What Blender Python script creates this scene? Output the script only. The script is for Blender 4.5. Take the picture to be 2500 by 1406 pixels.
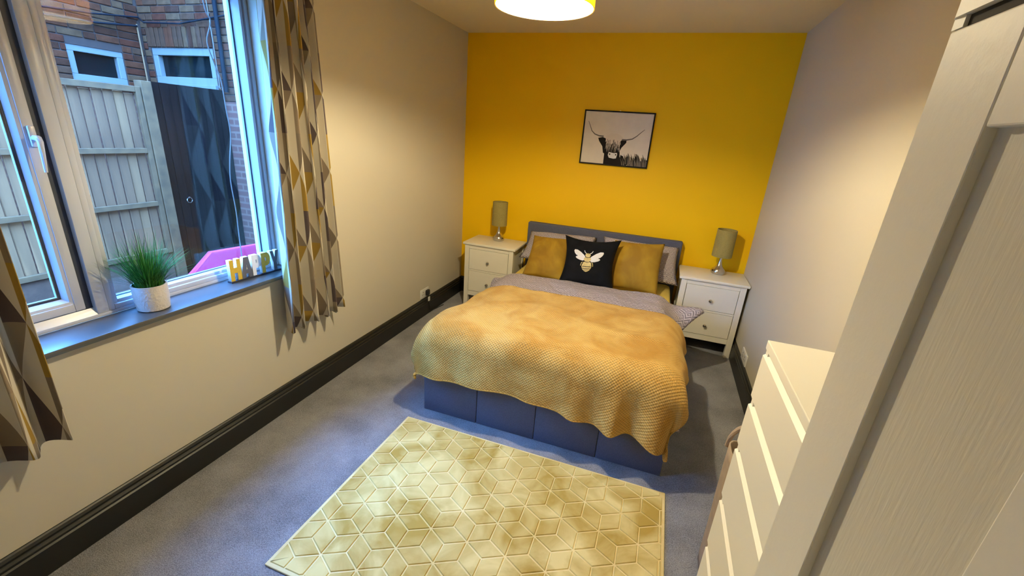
import bpy, bmesh, math, random
from mathutils import Vector, Matrix, noise
random.seed(7)
PI = math.pi
for o in list(bpy.data.objects):
    bpy.data.objects.remove(o)
S = bpy.context.scene
COL = S.collection
# ------------------------------------------------------------------ camera
cd = bpy.data.cameras.new('camera'); cam = bpy.data.objects.new('camera', cd); COL.objects.link(cam)
R_ = Vector((0.94104362, 0.33112878, 0.06921441)); U_ = Vector((-0.17334936, 0.29632420, 0.93922413)); F_ = Vector((-0.29049423, 0.89584915, -0.33625496))
mw = Matrix((R_, U_, -F_)).transposed().to_4x4(); mw.translation = Vector((1.93574, -4.10602, 1.67049))
cam.matrix_world = mw
cd.sensor_width = 36.0; cd.lens = 1044.97 * 36 / 2500; cd.clip_start = 0.02
S.camera = cam
# ------------------------------------------------------------------ sky, exposure
S.view_settings.view_transform = 'Standard'; S.view_settings.look = 'None'
S.view_settings.exposure = 0.0; S.view_settings.gamma = 1.0; S.view_settings.use_curve_mapping = False
W = bpy.data.worlds.new('sky'); S.world = W; W.use_nodes = True
bg = W.node_tree.nodes['Background']; bg.inputs[0].default_value = (0.13, 0.39, 0.95, 1); bg.inputs[1].default_value = 60.0
# overcast evening sky: about three times brighter overhead than at the horizon
_t = W.node_tree; _tc = _t.nodes.new('ShaderNodeTexCoord'); _sx = _t.nodes.new('ShaderNodeSeparateXYZ'); _mr = _t.nodes.new('ShaderNodeMapRange')
_t.links.new(_tc.outputs['Generated'], _sx.inputs[0]); _t.links.new(_sx.outputs[2], _mr.inputs[0])
_mr.inputs[1].default_value = 0.0; _mr.inputs[2].default_value = 1.0; _mr.inputs[3].default_value = 20.0; _mr.inputs[4].default_value = 66.0
_t.links.new(_mr.outputs[0], bg.inputs[1])
LAMP_STRENGTH = 3000.0
LAMP_COLOR = (1.0, 0.86, 0.56)
RW, RH, YF = 2.7436, 2.527, -4.75       # room width, height, wall behind the camera

# ------------------------------------------------------------------ materials
def new_mat(name):
    m = bpy.data.materials.new(name); m.use_nodes = True
    return m, m.node_tree, m.node_tree.nodes['Principled BSDF']
def N(t, typ, **kw):
    n = t.nodes.new(typ)
    for k, v in kw.items():
        if hasattr(n, k): setattr(n, k, v)
    return n
def coords(t, kind='Object', scale=None):
    tc = N(t, 'ShaderNodeTexCoord'); out = tc.outputs[kind]
    if scale is not None:
        mp = N(t, 'ShaderNodeMapping'); mp.inputs['Scale'].default_value = scale if hasattr(scale, '__len__') else (scale,)*3
        t.links.new(out, mp.inputs['Vector']); out = mp.outputs[0]
    return out
def mat(name, color, rough=0.6, metal=0.0, var=0.0, vscale=6.0, bump=0.0, bscale=200.0, sheen=0.0, spec=None, aniso=None):
    m, t, p = new_mat(name)
    p.inputs['Base Color'].default_value = (*color, 1); p.inputs['Roughness'].default_value = rough; p.inputs['Metallic'].default_value = metal
    if sheen: p.inputs['Sheen Weight'].default_value = sheen; p.inputs['Sheen Roughness'].default_value = 0.4; p.inputs['Sheen Tint'].default_value = (*[min(1, c*1.6+.1) for c in color], 1)
    if spec is not None: p.inputs['Specular IOR Level'].default_value = spec
    if var:
        n = N(t, 'ShaderNodeTexNoise'); n.inputs['Scale'].default_value = 1.0; n.inputs['Detail'].default_value = 5
        t.links.new(coords(t, 'Object', [vscale*a for a in (aniso or (1, 1, 1))]), n.inputs['Vector'])
        r = N(t, 'ShaderNodeMix', data_type='RGBA'); r.inputs[6].default_value = (*[c*(1-var) for c in color], 1); r.inputs[7].default_value = (*[min(1, c*(1+var)) for c in color], 1)
        mr = N(t, 'ShaderNodeMapRange'); mr.inputs[1].default_value = 0.3; mr.inputs[2].default_value = 0.7
        t.links.new(n.outputs['Fac'], mr.inputs[0]); t.links.new(mr.outputs[0], r.inputs[0]); t.links.new(r.outputs[2], p.inputs['Base Color'])
    if bump:
        n2 = N(t, 'ShaderNodeTexNoise'); n2.inputs['Scale'].default_value = 1.0; n2.inputs['Detail'].default_value = 3
        t.links.new(coords(t, 'Object', [bscale*a for a in (aniso or (1, 1, 1))]), n2.inputs['Vector'])
        b = N(t, 'ShaderNodeBump'); b.inputs['Strength'].default_value = bump; b.inputs['Distance'].default_value = 0.004
        t.links.new(n2.outputs['Fac'], b.inputs['Height']); t.links.new(b.outputs[0], p.inputs['Normal'])
    return m
M = {}
M['wall'] = mat('wall_paint', (0.58, 0.535, 0.43), 0.55, bump=0.05, bscale=60, spec=0.3)
M['yellow'] = mat('yellow_wall_paint', (0.88, 0.53, 0.001), 0.5, bump=0.05, bscale=60, spec=0.25)
M['ceiling'] = mat('ceiling_paint', (0.80, 0.72, 0.52), 0.8, bump=0.05, bscale=50)
M['skirt'] = mat('dark_skirting_paint', (0.011, 0.011, 0.009), 0.45, bump=0.03, bscale=40)
M['sill'] = mat('grey_sill_paint', (0.055, 0.06, 0.068), 0.36, bump=0.03, bscale=40, spec=1.0)
M['upvc'] = mat('white_plastic_frame', (0.52, 0.55, 0.63), 0.28)
M['gasket'] = mat('dark_gasket', (0.02, 0.03, 0.06), 0.5)
M['bright_edge'] = mat('pale_glazing_edge', (0.25, 0.27, 0.3), 0.3)
M['white_furn'] = mat('white_lacquer', (0.84, 0.80, 0.68), 0.32, var=0.02, vscale=8)
M['white_dresser'] = mat('white_foil', (0.86, 0.84, 0.78), 0.42)
M['gap'] = mat('gap_shade', (0.02, 0.016, 0.012), 0.8)  # dark colour standing in for shade inside gaps, holes and carcasses
M['grain'] = None
M['chrome'] = mat('brushed_nickel', (0.62, 0.58, 0.52), 0.22, metal=1.0)
M['shade_small'] = mat('grey_linen_shade', (0.30, 0.24, 0.07), 0.9, var=0.12, vscale=120, bump=0.35, bscale=350)
M['bed_fabric'] = mat('grey_woven_upholstery', (0.085, 0.092, 0.140), 0.85, var=0.15, vscale=160, bump=0.3, bscale=500, sheen=0.2)
M['sheet'] = mat('pale_yellow_sheet', (0.82, 0.64, 0.15), 0.85, var=0.05, vscale=12, bump=0.2, bscale=25)
M['black_velvet'] = mat('black_velvet', (0.004, 0.0045, 0.006), 0.85, var=0.3, vscale=14, bump=0.15, bscale=30, sheen=0.03, spec=0.15)
M['bee_white'] = mat('bee_wing_white', (0.72, 0.70, 0.68), 0.6)
M['bee_gold'] = mat('bee_body_gold', (0.52, 0.40, 0.14), 0.45, var=0.25, vscale=90)
M['bee_dark'] = mat('bee_band_dark', (0.06, 0.045, 0.015), 0.6)
M['black_frame'] = mat('black_picture_frame', (0.008, 0.007, 0.006), 0.6, spec=0.15)
M['paper'] = mat('warm_grey_print', (0.74, 0.67, 0.56), 0.6, var=0.05, vscale=10)
M['ink'] = mat('dark_print_ink', (0.012, 0.010, 0.009), 0.6, spec=0.1)
M['ink_mid'] = mat('mid_print_ink', (0.14, 0.115, 0.095), 0.6)
M['ink_light'] = mat('pale_print_hair', (0.70, 0.62, 0.51), 0.6)
M['paper_white'] = mat('white_print_muzzle', (0.75, 0.72, 0.68), 0.6)
M['plug'] = mat('black_plug', (0.012, 0.012, 0.012), 0.4)
M['white_plastic'] = mat('white_socket_plastic', (0.72, 0.70, 0.64), 0.35)
M['bag'] = mat('pale_canvas', (0.36, 0.28, 0.22), 0.9, var=0.1, vscale=30, bump=0.3, bscale=120)
M['bag_in'] = mat('dark_bag_lining', (0.10, 0.06, 0.03), 0.9)
M['pot'] = mat('textured_white_ceramic', (0.62, 0.58, 0.56), 0.35, bump=0.9, bscale=110)
M['soil'] = mat('dark_soil', (0.03, 0.02, 0.012), 0.95, bump=0.5, bscale=100)
M['grass'] = mat('green_blades', (0.016, 0.105, 0.012), 0.65, spec=0.2, var=0.45, vscale=25)
M['grass2'] = mat('pale_green_blades', (0.055, 0.22, 0.035), 0.6, spec=0.2, var=0.4, vscale=25)
M['letter_edge'] = mat('cream_letter_edge', (0.75, 0.70, 0.60), 0.5)
M['gold_l'] = mat('mustard_letter', (0.60, 0.40, 0.03), 0.45, var=0.1, vscale=60)
M['grey_l'] = mat('charcoal_letter', (0.10, 0.10, 0.12), 0.5)
M['white_l'] = mat('white_letter', (0.72, 0.72, 0.74), 0.5)
M['dark_base'] = mat('black_letter_base', (0.02, 0.02, 0.03), 0.5)
M['rod'] = mat('dark_curtain_rod', (0.05, 0.05, 0.05), 0.35, metal=0.8)
# outdoors
M['fence'] = mat('weathered_fence_wood', (0.230, 0.098, 0.038), 0.9, var=0.35, vscale=9, bump=0.5, bscale=40, aniso=(1, 1, 0.15))
M['fence2'] = mat('weathered_fence_wood_dark', (0.165, 0.068, 0.027), 0.9, var=0.4, vscale=9, bump=0.5, bscale=40, aniso=(1, 1, 0.15))
M['rail'] = mat('green_treated_rail', (0.120, 0.053, 0.018), 0.85, var=0.3, vscale=12, bump=0.3, bscale=60)
M['gate'] = mat('dark_stained_wood', (0.008, 0.004, 0.003), 0.85, spec=0.08, var=0.6, vscale=7, bump=0.5, bscale=40, aniso=(1, 1, 0.2))
M['mortar'] = mat('pale_mortar', (0.052, 0.023, 0.014), 0.95, var=0.15, vscale=20)
for i, c in enumerate([(0.072, 0.016, 0.007), (0.085, 0.022, 0.009), (0.052, 0.015, 0.007), (0.09, 0.036, 0.016), (0.07, 0.025, 0.012)]):
    M['brick%d' % i] = mat('old_red_brick_tone_%s' % 'abcde'[i], c, 0.9, spec=0.1, var=0.25, vscale=14, bump=0.6, bscale=60)
M['far_frame'] = mat('far_white_window_frame', (0.169, 0.148, 0.125), 0.35)
M['far_glass'] = mat('far_window_glass', (0.004, 0.006, 0.006), 0.15, spec=0.12)
M['pipe'] = mat('black_drainpipe', (0.007, 0.007, 0.009), 0.7, spec=0.1)
M['wire'] = mat('white_wire', (0.150, 0.113, 0.095), 0.5)
M['concrete'] = mat('concrete_board', (0.108, 0.046, 0.024), 0.95, var=0.2, vscale=10, bump=0.4, bscale=60)
M['paving'] = mat('grey_paving', (0.090, 0.055, 0.038), 0.9, var=0.25, vscale=8, bump=0.4, bscale=60)
M['ground'] = mat('dark_ground', (0.028, 0.018, 0.010), 0.95, var=0.4, vscale=10, bump=0.6, bscale=40)

def m_grain():
    m, t, p = new_mat('white_woodgrain_foil'); p.inputs['Base Color'].default_value = (0.70, 0.67, 0.60, 1); p.inputs['Roughness'].default_value = 0.5
    n = N(t, 'ShaderNodeTexNoise'); n.inputs['Detail'].default_value = 4; n.inputs['Scale'].default_value = 1
    t.links.new(coords(t, 'Object', (420, 420, 40)), n.inputs['Vector'])
    b = N(t, 'ShaderNodeBump'); b.inputs['Strength'].default_value = 0.22; b.inputs['Distance'].default_value = 0.0015
    t.links.new(n.outputs['Fac'], b.inputs['Height']); t.links.new(b.outputs[0], p.inputs['Normal'])
    return m
M['grain'] = m_grain()
M['foil'] = mat('white_wardrobe_foil', (0.84, 0.82, 0.78), 0.45, bump=0.06, bscale=120)
def m_carpet():
    m, t, p = new_mat('grey_carpet'); p.inputs['Roughness'].default_value = 0.95
    c = coords(t, 'Object')
    a = N(t, 'ShaderNodeTexNoise'); a.inputs['Scale'].default_value = 260; a.inputs['Detail'].default_value = 3
    b_ = N(t, 'ShaderNodeTexNoise'); b_.inputs['Scale'].default_value = 5; b_.inputs['Detail'].default_value = 6
    t.links.new(c, a.inputs[0]); t.links.new(c, b_.inputs[0])
    ad = N(t, 'ShaderNodeMath', operation='ADD'); t.links.new(a.outputs['Fac'], ad.inputs[0])
    mu = N(t, 'ShaderNodeMath', operation='MULTIPLY'); mu.inputs[1].default_value = 0.6; t.links.new(b_.outputs['Fac'], mu.inputs[0]); t.links.new(mu.outputs[0], ad.inputs[1])
    cr = N(t, 'ShaderNodeValToRGB'); cr.color_ramp.elements[0].position = 0.5; cr.color_ramp.elements[0].color = (0.080, 0.082, 0.092, 1)
    cr.color_ramp.elements[1].position = 1.05; cr.color_ramp.elements[1].color = (0.34, 0.345, 0.385, 1)
    t.links.new(ad.outputs[0], cr.inputs[0]); t.links.new(cr.outputs[0], p.inputs['Base Color'])
    bp = N(t, 'ShaderNodeBump'); bp.inputs['Strength'].default_value = 0.8; bp.inputs['Distance'].default_value = 0.006
    t.links.new(a.outputs['Fac'], bp.inputs['Height']); t.links.new(bp.outputs[0], p.inputs['Normal'])
    p.inputs['Sheen Weight'].default_value = 0.15
    return m
M['carpet'] = m_carpet()
def m_velvet(name, dark, light, scale=7.0, sheen=0.5, lo=0.38, hi=0.62, bump=0.2):
    m, t, p = new_mat(name); p.inputs['Roughness'].default_value = 0.8
    n = N(t, 'ShaderNodeTexNoise'); n.inputs['Scale'].default_value = scale; n.inputs['Detail'].default_value = 5; n.inputs['Distortion'].default_value = 0.8
    t.links.new(coords(t, 'Object'), n.inputs[0])
    cr = N(t, 'ShaderNodeValToRGB'); cr.color_ramp.elements[0].position = lo; cr.color_ramp.elements[0].color = (*dark, 1)
    cr.color_ramp.elements[1].position = hi; cr.color_ramp.elements[1].color = (*light, 1)
    t.links.new(n.outputs['Fac'], cr.inputs[0]); t.links.new(cr.outputs[0], p.inputs['Base Color'])
    p.inputs['Sheen Weight'].default_value = sheen; p.inputs['Sheen Roughness'].default_value = 0.35; p.inputs['Sheen Tint'].default_value = (*light, 1)
    b = N(t, 'ShaderNodeBump'); b.inputs['Strength'].default_value = bump; b.inputs['Distance'].default_value = 0.01
    t.links.new(n.outputs['Fac'], b.inputs['Height']); t.links.new(b.outputs[0], p.inputs['Normal'])
    return m
M['mustard'] = m_velvet('mustard_velvet', (0.27, 0.145, 0.005), (0.39, 0.235, 0.012), 5, 0.35, .36, .64, .3)
M['rug_pile'] = m_velvet('gold_rug_pile', (0.40, 0.27, 0.045), (0.72, 0.60, 0.25), 4.5, 0.25, 0.36, 0.66)
M['rug_groove'] = m_velvet('pale_rug_groove', (0.65, 0.50, 0.19), (0.80, 0.67, 0.34), 5, 0.2)
def m_throw():
    m, t, p = new_mat('mustard_waffle_fleece'); p.inputs['Roughness'].default_value = 0.85
    uv = N(t, 'ShaderNodeTexCoord').outputs['UV']
    sx = N(t, 'ShaderNodeSeparateXYZ'); t.links.new(uv, sx.inputs[0])
    outs = []
    for op_ in ('ADD', 'SUBTRACT'):                         # diagonal waffle cells
        dg = N(t, 'ShaderNodeMath', operation=op_); t.links.new(sx.outputs[0], dg.inputs[0]); t.links.new(sx.outputs[1], dg.inputs[1])
        mu = N(t, 'ShaderNodeMath', operation='MULTIPLY'); mu.inputs[1].default_value = 2*PI/0.0175
        t.links.new(dg.outputs[0], mu.inputs[0]); s = N(t, 'ShaderNodeMath', operation='SINE'); t.links.new(mu.outputs[0], s.inputs[0]); outs.append(s.outputs[0])
    ad = N(t, 'ShaderNodeMath', operation='ADD'); t.links.new(outs[0], ad.inputs[0]); t.links.new(outs[1], ad.inputs[1])
    mr = N(t, 'ShaderNodeMapRange'); mr.inputs[1].default_value = -2; mr.inputs[2].default_value = 1.2; t.links.new(ad.outputs[0], mr.inputs[0])
    n = N(t, 'ShaderNodeTexNoise'); n.inputs['Scale'].default_value = 5; n.inputs['Detail'].default_value = 6; n.inputs['Distortion'].default_value = 0.6
    t.links.new(coords(t, 'Object'), n.inputs[0])
    cr = N(t, 'ShaderNodeValToRGB'); cr.color_ramp.elements[0].position = 0.34; cr.color_ramp.elements[0].color = (0.55, 0.29, 0.048, 1)
    cr.color_ramp.elements[1].position = 0.6; cr.color_ramp.elements[1].color = (0.72, 0.45, 0.12, 1)
    t.links.new(n.outputs['Fac'], cr.inputs[0])
    mx = N(t, 'ShaderNodeMix', data_type='RGBA', blend_type='MULTIPLY'); mx.inputs[0].default_value = 1.0
    g = N(t, 'ShaderNodeMapRange'); g.inputs[3].default_value = 0.60; g.inputs[4].default_value = 1.0  # shade of the waffle grooves multiplied into the colour, besides the bump
    t.links.new(mr.outputs[0], g.inputs[0])
    cc = N(t, 'ShaderNodeCombineColor')
    for k in range(3): t.links.new(g.outputs[0], cc.inputs[k])
    t.links.new(cr.outputs[0], mx.inputs[6]); t.links.new(cc.outputs[0], mx.inputs[7]); t.links.new(mx.outputs[2], p.inputs['Base Color'])
    b = N(t, 'ShaderNodeBump'); b.inputs['Strength'].default_value = 0.8; b.inputs['Distance'].default_value = 0.004
    t.links.new(mr.outputs[0], b.inputs['Height']); t.links.new(b.outputs[0], p.inputs['Normal'])
    p.inputs['Sheen Weight'].default_value = 0.22; p.inputs['Sheen Roughness'].default_value = 0.3; p.inputs['Sheen Tint'].default_value = (1.0, 0.72, 0.30, 1)
    return m
M['throw'] = m_throw()
M['throw_hem'] = mat('mustard_hem', (0.60, 0.35, 0.07), 0.9, var=0.3, vscale=120, bump=0.5, bscale=200)
def m_duvet():
    m, t, p = new_mat('grey_geometric_cotton'); p.inputs['Roughness'].default_value = 0.8
    uv = coords(t, 'UV')
    def wave(rot, sc):
        mp = N(t, 'ShaderNodeMapping'); mp.inputs['Rotation'].default_value = (0, 0, rot); t.links.new(uv, mp.inputs[0])
        w = N(t, 'ShaderNodeTexWave'); w.inputs['Scale'].default_value = sc; w.inputs['Distortion'].default_value = 0.4; t.links.new(mp.outputs[0], w.inputs[0]); return w
    w1 = wave(0.9, 18); w2 = wave(-0.9, 18)
    ch = N(t, 'ShaderNodeTexChecker'); ch.inputs['Scale'].default_value = 22; t.links.new(uv, ch.inputs[0])
    mx0 = N(t, 'ShaderNodeMix'); t.links.new(ch.outputs['Fac'], mx0.inputs[0]); t.links.new(w1.outputs['Fac'], mx0.inputs[2]); t.links.new(w2.outputs['Fac'], mx0.inputs[3])
    cr = N(t, 'ShaderNodeValToRGB'); cr.color_ramp.elements[0].position = 0.45; cr.color_ramp.elements[0].color = (0.22, 0.195, 0.225, 1)
    cr.color_ramp.elements[1].position = 0.8; cr.color_ramp.elements[1].color = (0.56, 0.50, 0.54, 1)
    t.links.new(mx0.outputs[0], cr.inputs[0]); t.links.new(cr.outputs[0], p.inputs['Base Color'])
    n = N(t, 'ShaderNodeTexNoise'); n.inputs['Scale'].default_value = 9; n.inputs['Detail'].default_value = 5; n.inputs['Distortion'].default_value = 1.2; t.links.new(coords(t, 'Object'), n.inputs[0])
    b = N(t, 'ShaderNodeBump'); b.inputs['Strength'].default_value = 0.7; b.inputs['Distance'].default_value = 0.02
    t.links.new(n.outputs['Fac'], b.inputs['Height']); t.links.new(b.outputs[0], p.inputs['Normal'])
    return m
M['duvet'] = m_duvet()
def m_curtain():
    m, t, p = new_mat('triangle_print_curtain'); p.inputs['Roughness'].default_value = 0.85
    uv = N(t, 'ShaderNodeTexCoord').outputs['UV']
    sx = N(t, 'ShaderNodeSeparateXYZ'); t.links.new(uv, sx.inputs[0])
    def math_(op, a, b=None):
        n = N(t, 'ShaderNodeMath', operation=op)
        for k, x in enumerate((a, b)):
            if x is None: continue
            if isinstance(x, (int, float)): n.inputs[k].default_value = x
            else: t.links.new(x, n.inputs[k])
        return n.outputs[0]
    u, v = sx.outputs[0], sx.outputs[1]
    iu, iv = math_('FLOOR', u), math_('FLOOR', v)
    fu, fv = math_('FRACT', u), math_('FRACT', v)
    par = math_('MODULO', math_('ADD', iu, iv), 2.0)
    par = math_('GREATER_THAN', math_('ABSOLUTE', par), 0.5)
    ta = math_('GREATER_THAN', math_('ADD', fu, fv), 1.0); tb = math_('GREATER_THAN', fv, fu)
    tri = math_('ADD', math_('MULTIPLY', par, ta), math_('MULTIPLY', math_('SUBTRACT', 1.0, par), tb))
    cv = N(t, 'ShaderNodeCombineXYZ')
    t.links.new(math_('FLOOR', math_('MULTIPLY', math_('ADD', iu, tri), 1.0)), cv.inputs[0]); t.links.new(iv, cv.inputs[1]); t.links.new(tri, cv.inputs[2])
    wn = N(t, 'ShaderNodeTexWhiteNoise'); t.links.new(cv.outputs[0], wn.inputs[0])
    cr = N(t, 'ShaderNodeValToRGB'); cr.color_ramp.interpolation = 'CONSTANT'
    cols = [(0.36, 0.23, 0.04), (0.22, 0.175, 0.13), (0.11, 0.08, 0.08), (0.26, 0.20, 0.14), (0.30, 0.24, 0.17)]
    cr.color_ramp.elements[0].color = (*cols[0], 1); cr.color_ramp.elements[1].position = 0.2; cr.color_ramp.elements[1].color = (*cols[1], 1)
    for k in (2, 3, 4):
        e = cr.color_ramp.elements.new(0.2*k); e.color = (*cols[k], 1)
    t.links.new(wn.outputs['Value'], cr.inputs[0])
    cream = N(t, 'ShaderNodeMix', data_type='RGBA'); cream.inputs[7].default_value = (0.66, 0.60, 0.48, 1)
    t.links.new(cr.outputs[0], cream.inputs[6])
    vis = math_('COMPARE', tri, par); vis.node.inputs[2].default_value = 0.1
    t.links.new(vis, cream.inputs[0]); t.links.new(cream.outputs[2], p.inputs['Base Color'])
    # a little light passes through the cloth
    tr = N(t, 'ShaderNodeBsdfTranslucent'); t.links.new(cream.outputs[2], tr.inputs[0])
    ms = N(t, 'ShaderNodeMixShader'); ms.inputs[0].default_value = 0.16
    t.links.new(p.outputs[0], ms.inputs[1]); t.links.new(tr.outputs[0], ms.inputs[2]); t.links.new(ms.outputs[0], t.nodes['Material Output'].inputs[0])
    return m
M['curtain'] = m_curtain()
def m_glass(name, tint=(0.93, 0.97, 1.0), refl=1.0):
    m, t, p = new_mat(name); t.nodes.remove(p)
    tr = N(t, 'ShaderNodeBsdfTransparent'); tr.inputs[0].default_value = (*tint, 1)
    gl = N(t, 'ShaderNodeBsdfGlossy'); gl.inputs['Roughness'].default_value = 0.01
    # Schlick reflectance, the same from both faces of the pane (light is not bent, so no total reflection inside)
    ge = N(t, 'ShaderNodeNewGeometry'); dt = N(t, 'ShaderNodeVectorMath', operation='DOT_PRODUCT'); t.links.new(ge.outputs['Normal'], dt.inputs[0]); t.links.new(ge.outputs['Incoming'], dt.inputs[1])
    ab = N(t, 'ShaderNodeMath', operation='ABSOLUTE'); t.links.new(dt.outputs['Value'], ab.inputs[0])
    om = N(t, 'ShaderNodeMath', operation='SUBTRACT'); om.inputs[0].default_value = 1.0; t.links.new(ab.outputs[0], om.inputs[1])
    pw = N(t, 'ShaderNodeMath', operation='POWER'); pw.inputs[1].default_value = 5.0; t.links.new(om.outputs[0], pw.inputs[0])
    mu = N(t, 'ShaderNodeMath', operation='MULTIPLY_ADD'); mu.inputs[1].default_value = 0.9*refl; mu.inputs[2].default_value = 0.032*refl; t.links.new(pw.outputs[0], mu.inputs[0])
    ms = N(t, 'ShaderNodeMixShader'); t.links.new(mu.outputs[0], ms.inputs[0]); t.links.new(tr.outputs[0], ms.inputs[1]); t.links.new(gl.outputs[0], ms.inputs[2])
    t.links.new(ms.outputs[0], t.nodes['Material Output'].inputs[0])
    return m
M['glass'] = m_glass('window_glass')
def m_trans(name, col, fac, rough=0.8):
    m, t, p = new_mat(name); p.inputs['Base Color'].default_value = (*col, 1); p.inputs['Roughness'].default_value = rough
    tr = N(t, 'ShaderNodeBsdfTranslucent'); tr.inputs[0].default_value = (*col, 1)
    ms = N(t, 'ShaderNodeMixShader'); ms.inputs[0].default_value = fac
    t.links.new(p.outputs[0], ms.inputs[1]); t.links.new(tr.outputs[0], ms.inputs[2]); t.links.new(ms.outputs[0], t.nodes['Material Output'].inputs[0])
    return m
M['shade_out'] = m_trans('yellow_drum_fabric', (0.86, 0.44, 0.02), 0.40)
M['shade_in'] = m_trans('white_shade_lining', (0.88, 0.86, 0.80), 0.35)
M['pink'] = m_trans('pink_clear_plastic', (0.42, 0.030, 0.085), 0.45, 0.2)
M['pink_rim'] = mat('pink_plastic_rim', (0.42, 0.035, 0.17), 0.3)
m, t, p = new_mat('lit_bulb'); p.inputs['Base Color'].default_value = (1, 1, 1, 1)
p.inputs['Emission Color'].default_value = (*LAMP_COLOR, 1); p.inputs['Emission Strength'].default_value = LAMP_STRENGTH; M['bulb'] = m
def m_brickwall():
    m, t, p = new_mat('brick_wall_lower'); p.inputs['Roughness'].default_value = 0.95
    tc = N(t, 'ShaderNodeTexCoord'); sx = N(t, 'ShaderNodeSeparateXYZ'); t.links.new(tc.outputs['Object'], sx.inputs[0])
    ad = N(t, 'ShaderNodeMath', operation='ADD'); t.links.new(sx.outputs[0], ad.inputs[0]); t.links.new(sx.outputs[1], ad.inputs[1])
    cv = N(t, 'ShaderNodeCombineXYZ'); t.links.new(ad.outputs[0], cv.inputs[0]); t.links.new(sx.outputs[2], cv.inputs[1])
    b = N(t, 'ShaderNodeTexBrick'); b.inputs['Scale'].default_value = 1; b.inputs['Brick Width'].default_value = 0.225; b.inputs['Row Height'].default_value = 0.075; b.inputs['Mortar Size'].default_value = 0.012
    b.inputs['Color1'].default_value = (0.12, 0.03, 0.016, 1); b.inputs['Color2'].default_value = (0.09, 0.028, 0.015, 1); b.inputs['Mortar'].default_value = (0.15, 0.066, 0.04, 1)
    t.links.new(cv.outputs[0], b.inputs[0]); t.links.new(b.outputs[0], p.inputs['Base Color'])
    return m
M['brickwall'] = m_brickwall()

# ------------------------------------------------------------------ mesh helpers
def BM(): return bmesh.new()
def box(b, x0, x1, y0, y1, z0, z1, bev=0.0, seg=2):
    r = bmesh.ops.create_cube(b, size=1)
    vs = r['verts']
    for v in vs:
        v.co = Vector((x0 + (v.co.x+.5)*(x1-x0), y0 + (v.co.y+.5)*(y1-y0), z0 + (v.co.z+.5)*(z1-z0)))
    if bev:
        es = list({e for v in vs for e in v.link_edges})
        bmesh.ops.bevel(b, geom=es, offset=bev, segments=seg, affect='EDGES', profile=0.5)
    return b
def lathe(b, prof, cx=0, cy=0, n=24, cap=True):
    rings = []
    for r, z in prof:
        rings.append([b.verts.new((cx + r*math.cos(2*PI*k/n), cy + r*math.sin(2*PI*k/n), z)) for k in range(n)])
    for a, c in zip(rings, rings[1:]):
        for k in range(n):
            b.faces.new((a[k], a[(k+1) % n], c[(k+1) % n], c[k]))
    if cap:
        b.faces.new(list(reversed(rings[0]))); b.faces.new(rings[-1])
    return b
def tube(b, pts, r, n=8, cap=True):
    pts = [Vector(p) for p in pts]; rings = []
    up = Vector((0.13, 0.27, 0.95)).normalized()
    for i, p in enumerate(pts):
        d = (pts[min(i+1, len(pts)-1)] - pts[max(i-1, 0)]).normalized()
        a = d.cross(up)
        if a.length < 1e-3: a = d.cross(Vector((1, 0, 0)))
        a.normalize(); c = d.cross(a)
        rr = r[i] if hasattr(r, '__len__') else r
        rings.append([b.verts.new(p + a*rr*math.cos(2*PI*k/n) + c*rr*math.sin(2*PI*k/n)) for k in range(n)])
    for A, C_ in zip(rings, rings[1:]):
        for k in range(n): b.faces.new((A[k], A[(k+1) % n], C_[(k+1) % n], C_[k]))
    if cap: b.faces.new(list(reversed(rings[0]))); b.faces.new(rings[-1])
    return b
def prism(b, pts, axis, a0, a1):
    """polygon pts (u,v) extruded along axis from a0 to a1"""
    def P(u, v, w): return {'x': (w, u, v), 'y': (u, w, v), 'z': (u, v, w)}[axis]
    A = [b.verts.new(P(u, v, a0)) for u, v in pts]; C_ = [b.verts.new(P(u, v, a1)) for u, v in pts]
    n = len(pts)
    b.faces.new(A); b.faces.new(list(reversed(C_)))
    for k in range(n): b.faces.new((A[k], C_[k], C_[(k+1) % n], A[(k+1) % n]))
    return b
def grid(b, fn, nu, nv, uvfn=None, closed_u=False):
    V = [[b.verts.new(fn(i/nu, j/nv)) for i in range(nu+1)] for j in range(nv+1)]
    uvl = b.loops.layers.uv.verify()
    for j in range(nv):
        for i in range(nu):
            f = b.faces.new((V[j][i], V[j][i+1], V[j+1][i+1], V[j+1][i])); f.smooth = True
            if uvfn:
                for l, (a, c) in zip(f.loops, ((i, j), (i+1, j), (i+1, j+1), (i, j+1))): l[uvl].uv = uvfn(a/nu, c/nv)
    return V
WO = {}
def obj(name, b, m, parent=None, smooth=False, origin=None, label=None, cat=None, group=None, kind=None, mods=None):
    bmesh.ops.recalc_face_normals(b, faces=b.faces)
    if origin is None:
        xs = [v.co for v in b.verts]
        mn = Vector([min(c[k] for c in xs) for k in range(3)]); mx = Vector([max(c[k] for c in xs) for k in range(3)])
        origin = Vector(((mn.x+mx.x)/2, (mn.y+mx.y)/2, mn.z))
    origin = Vector(origin)
    for v in b.verts: v.co -= origin
    me = bpy.data.meshes.new(name); 
    if smooth:
        for f in b.faces: f.smooth = True
    b.to_mesh(me); b.free()
    for mm in (m if isinstance(m, (list, tuple)) else [m]): me.materials.append(mm)
    if smooth and smooth != 'all':
        try: me.set_sharp_from_angle(angle=math.radians(40))
        except Exception: pass
    o = bpy.data.objects.new(name, me); COL.objects.link(o)
    WO[o] = origin
    if parent is not None:
        o.parent = parent; o.location = origin - WO[parent]
    else: o.location = origin
    tag(o, label, cat, group, kind)
    return o
def tag(o, label=None, cat=None, group=None, kind=None):
    if label: o['label'] = label
    if cat: o['category'] = cat
    if group: o['group'] = group
    if kind: o['kind'] = kind
    return o
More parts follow.
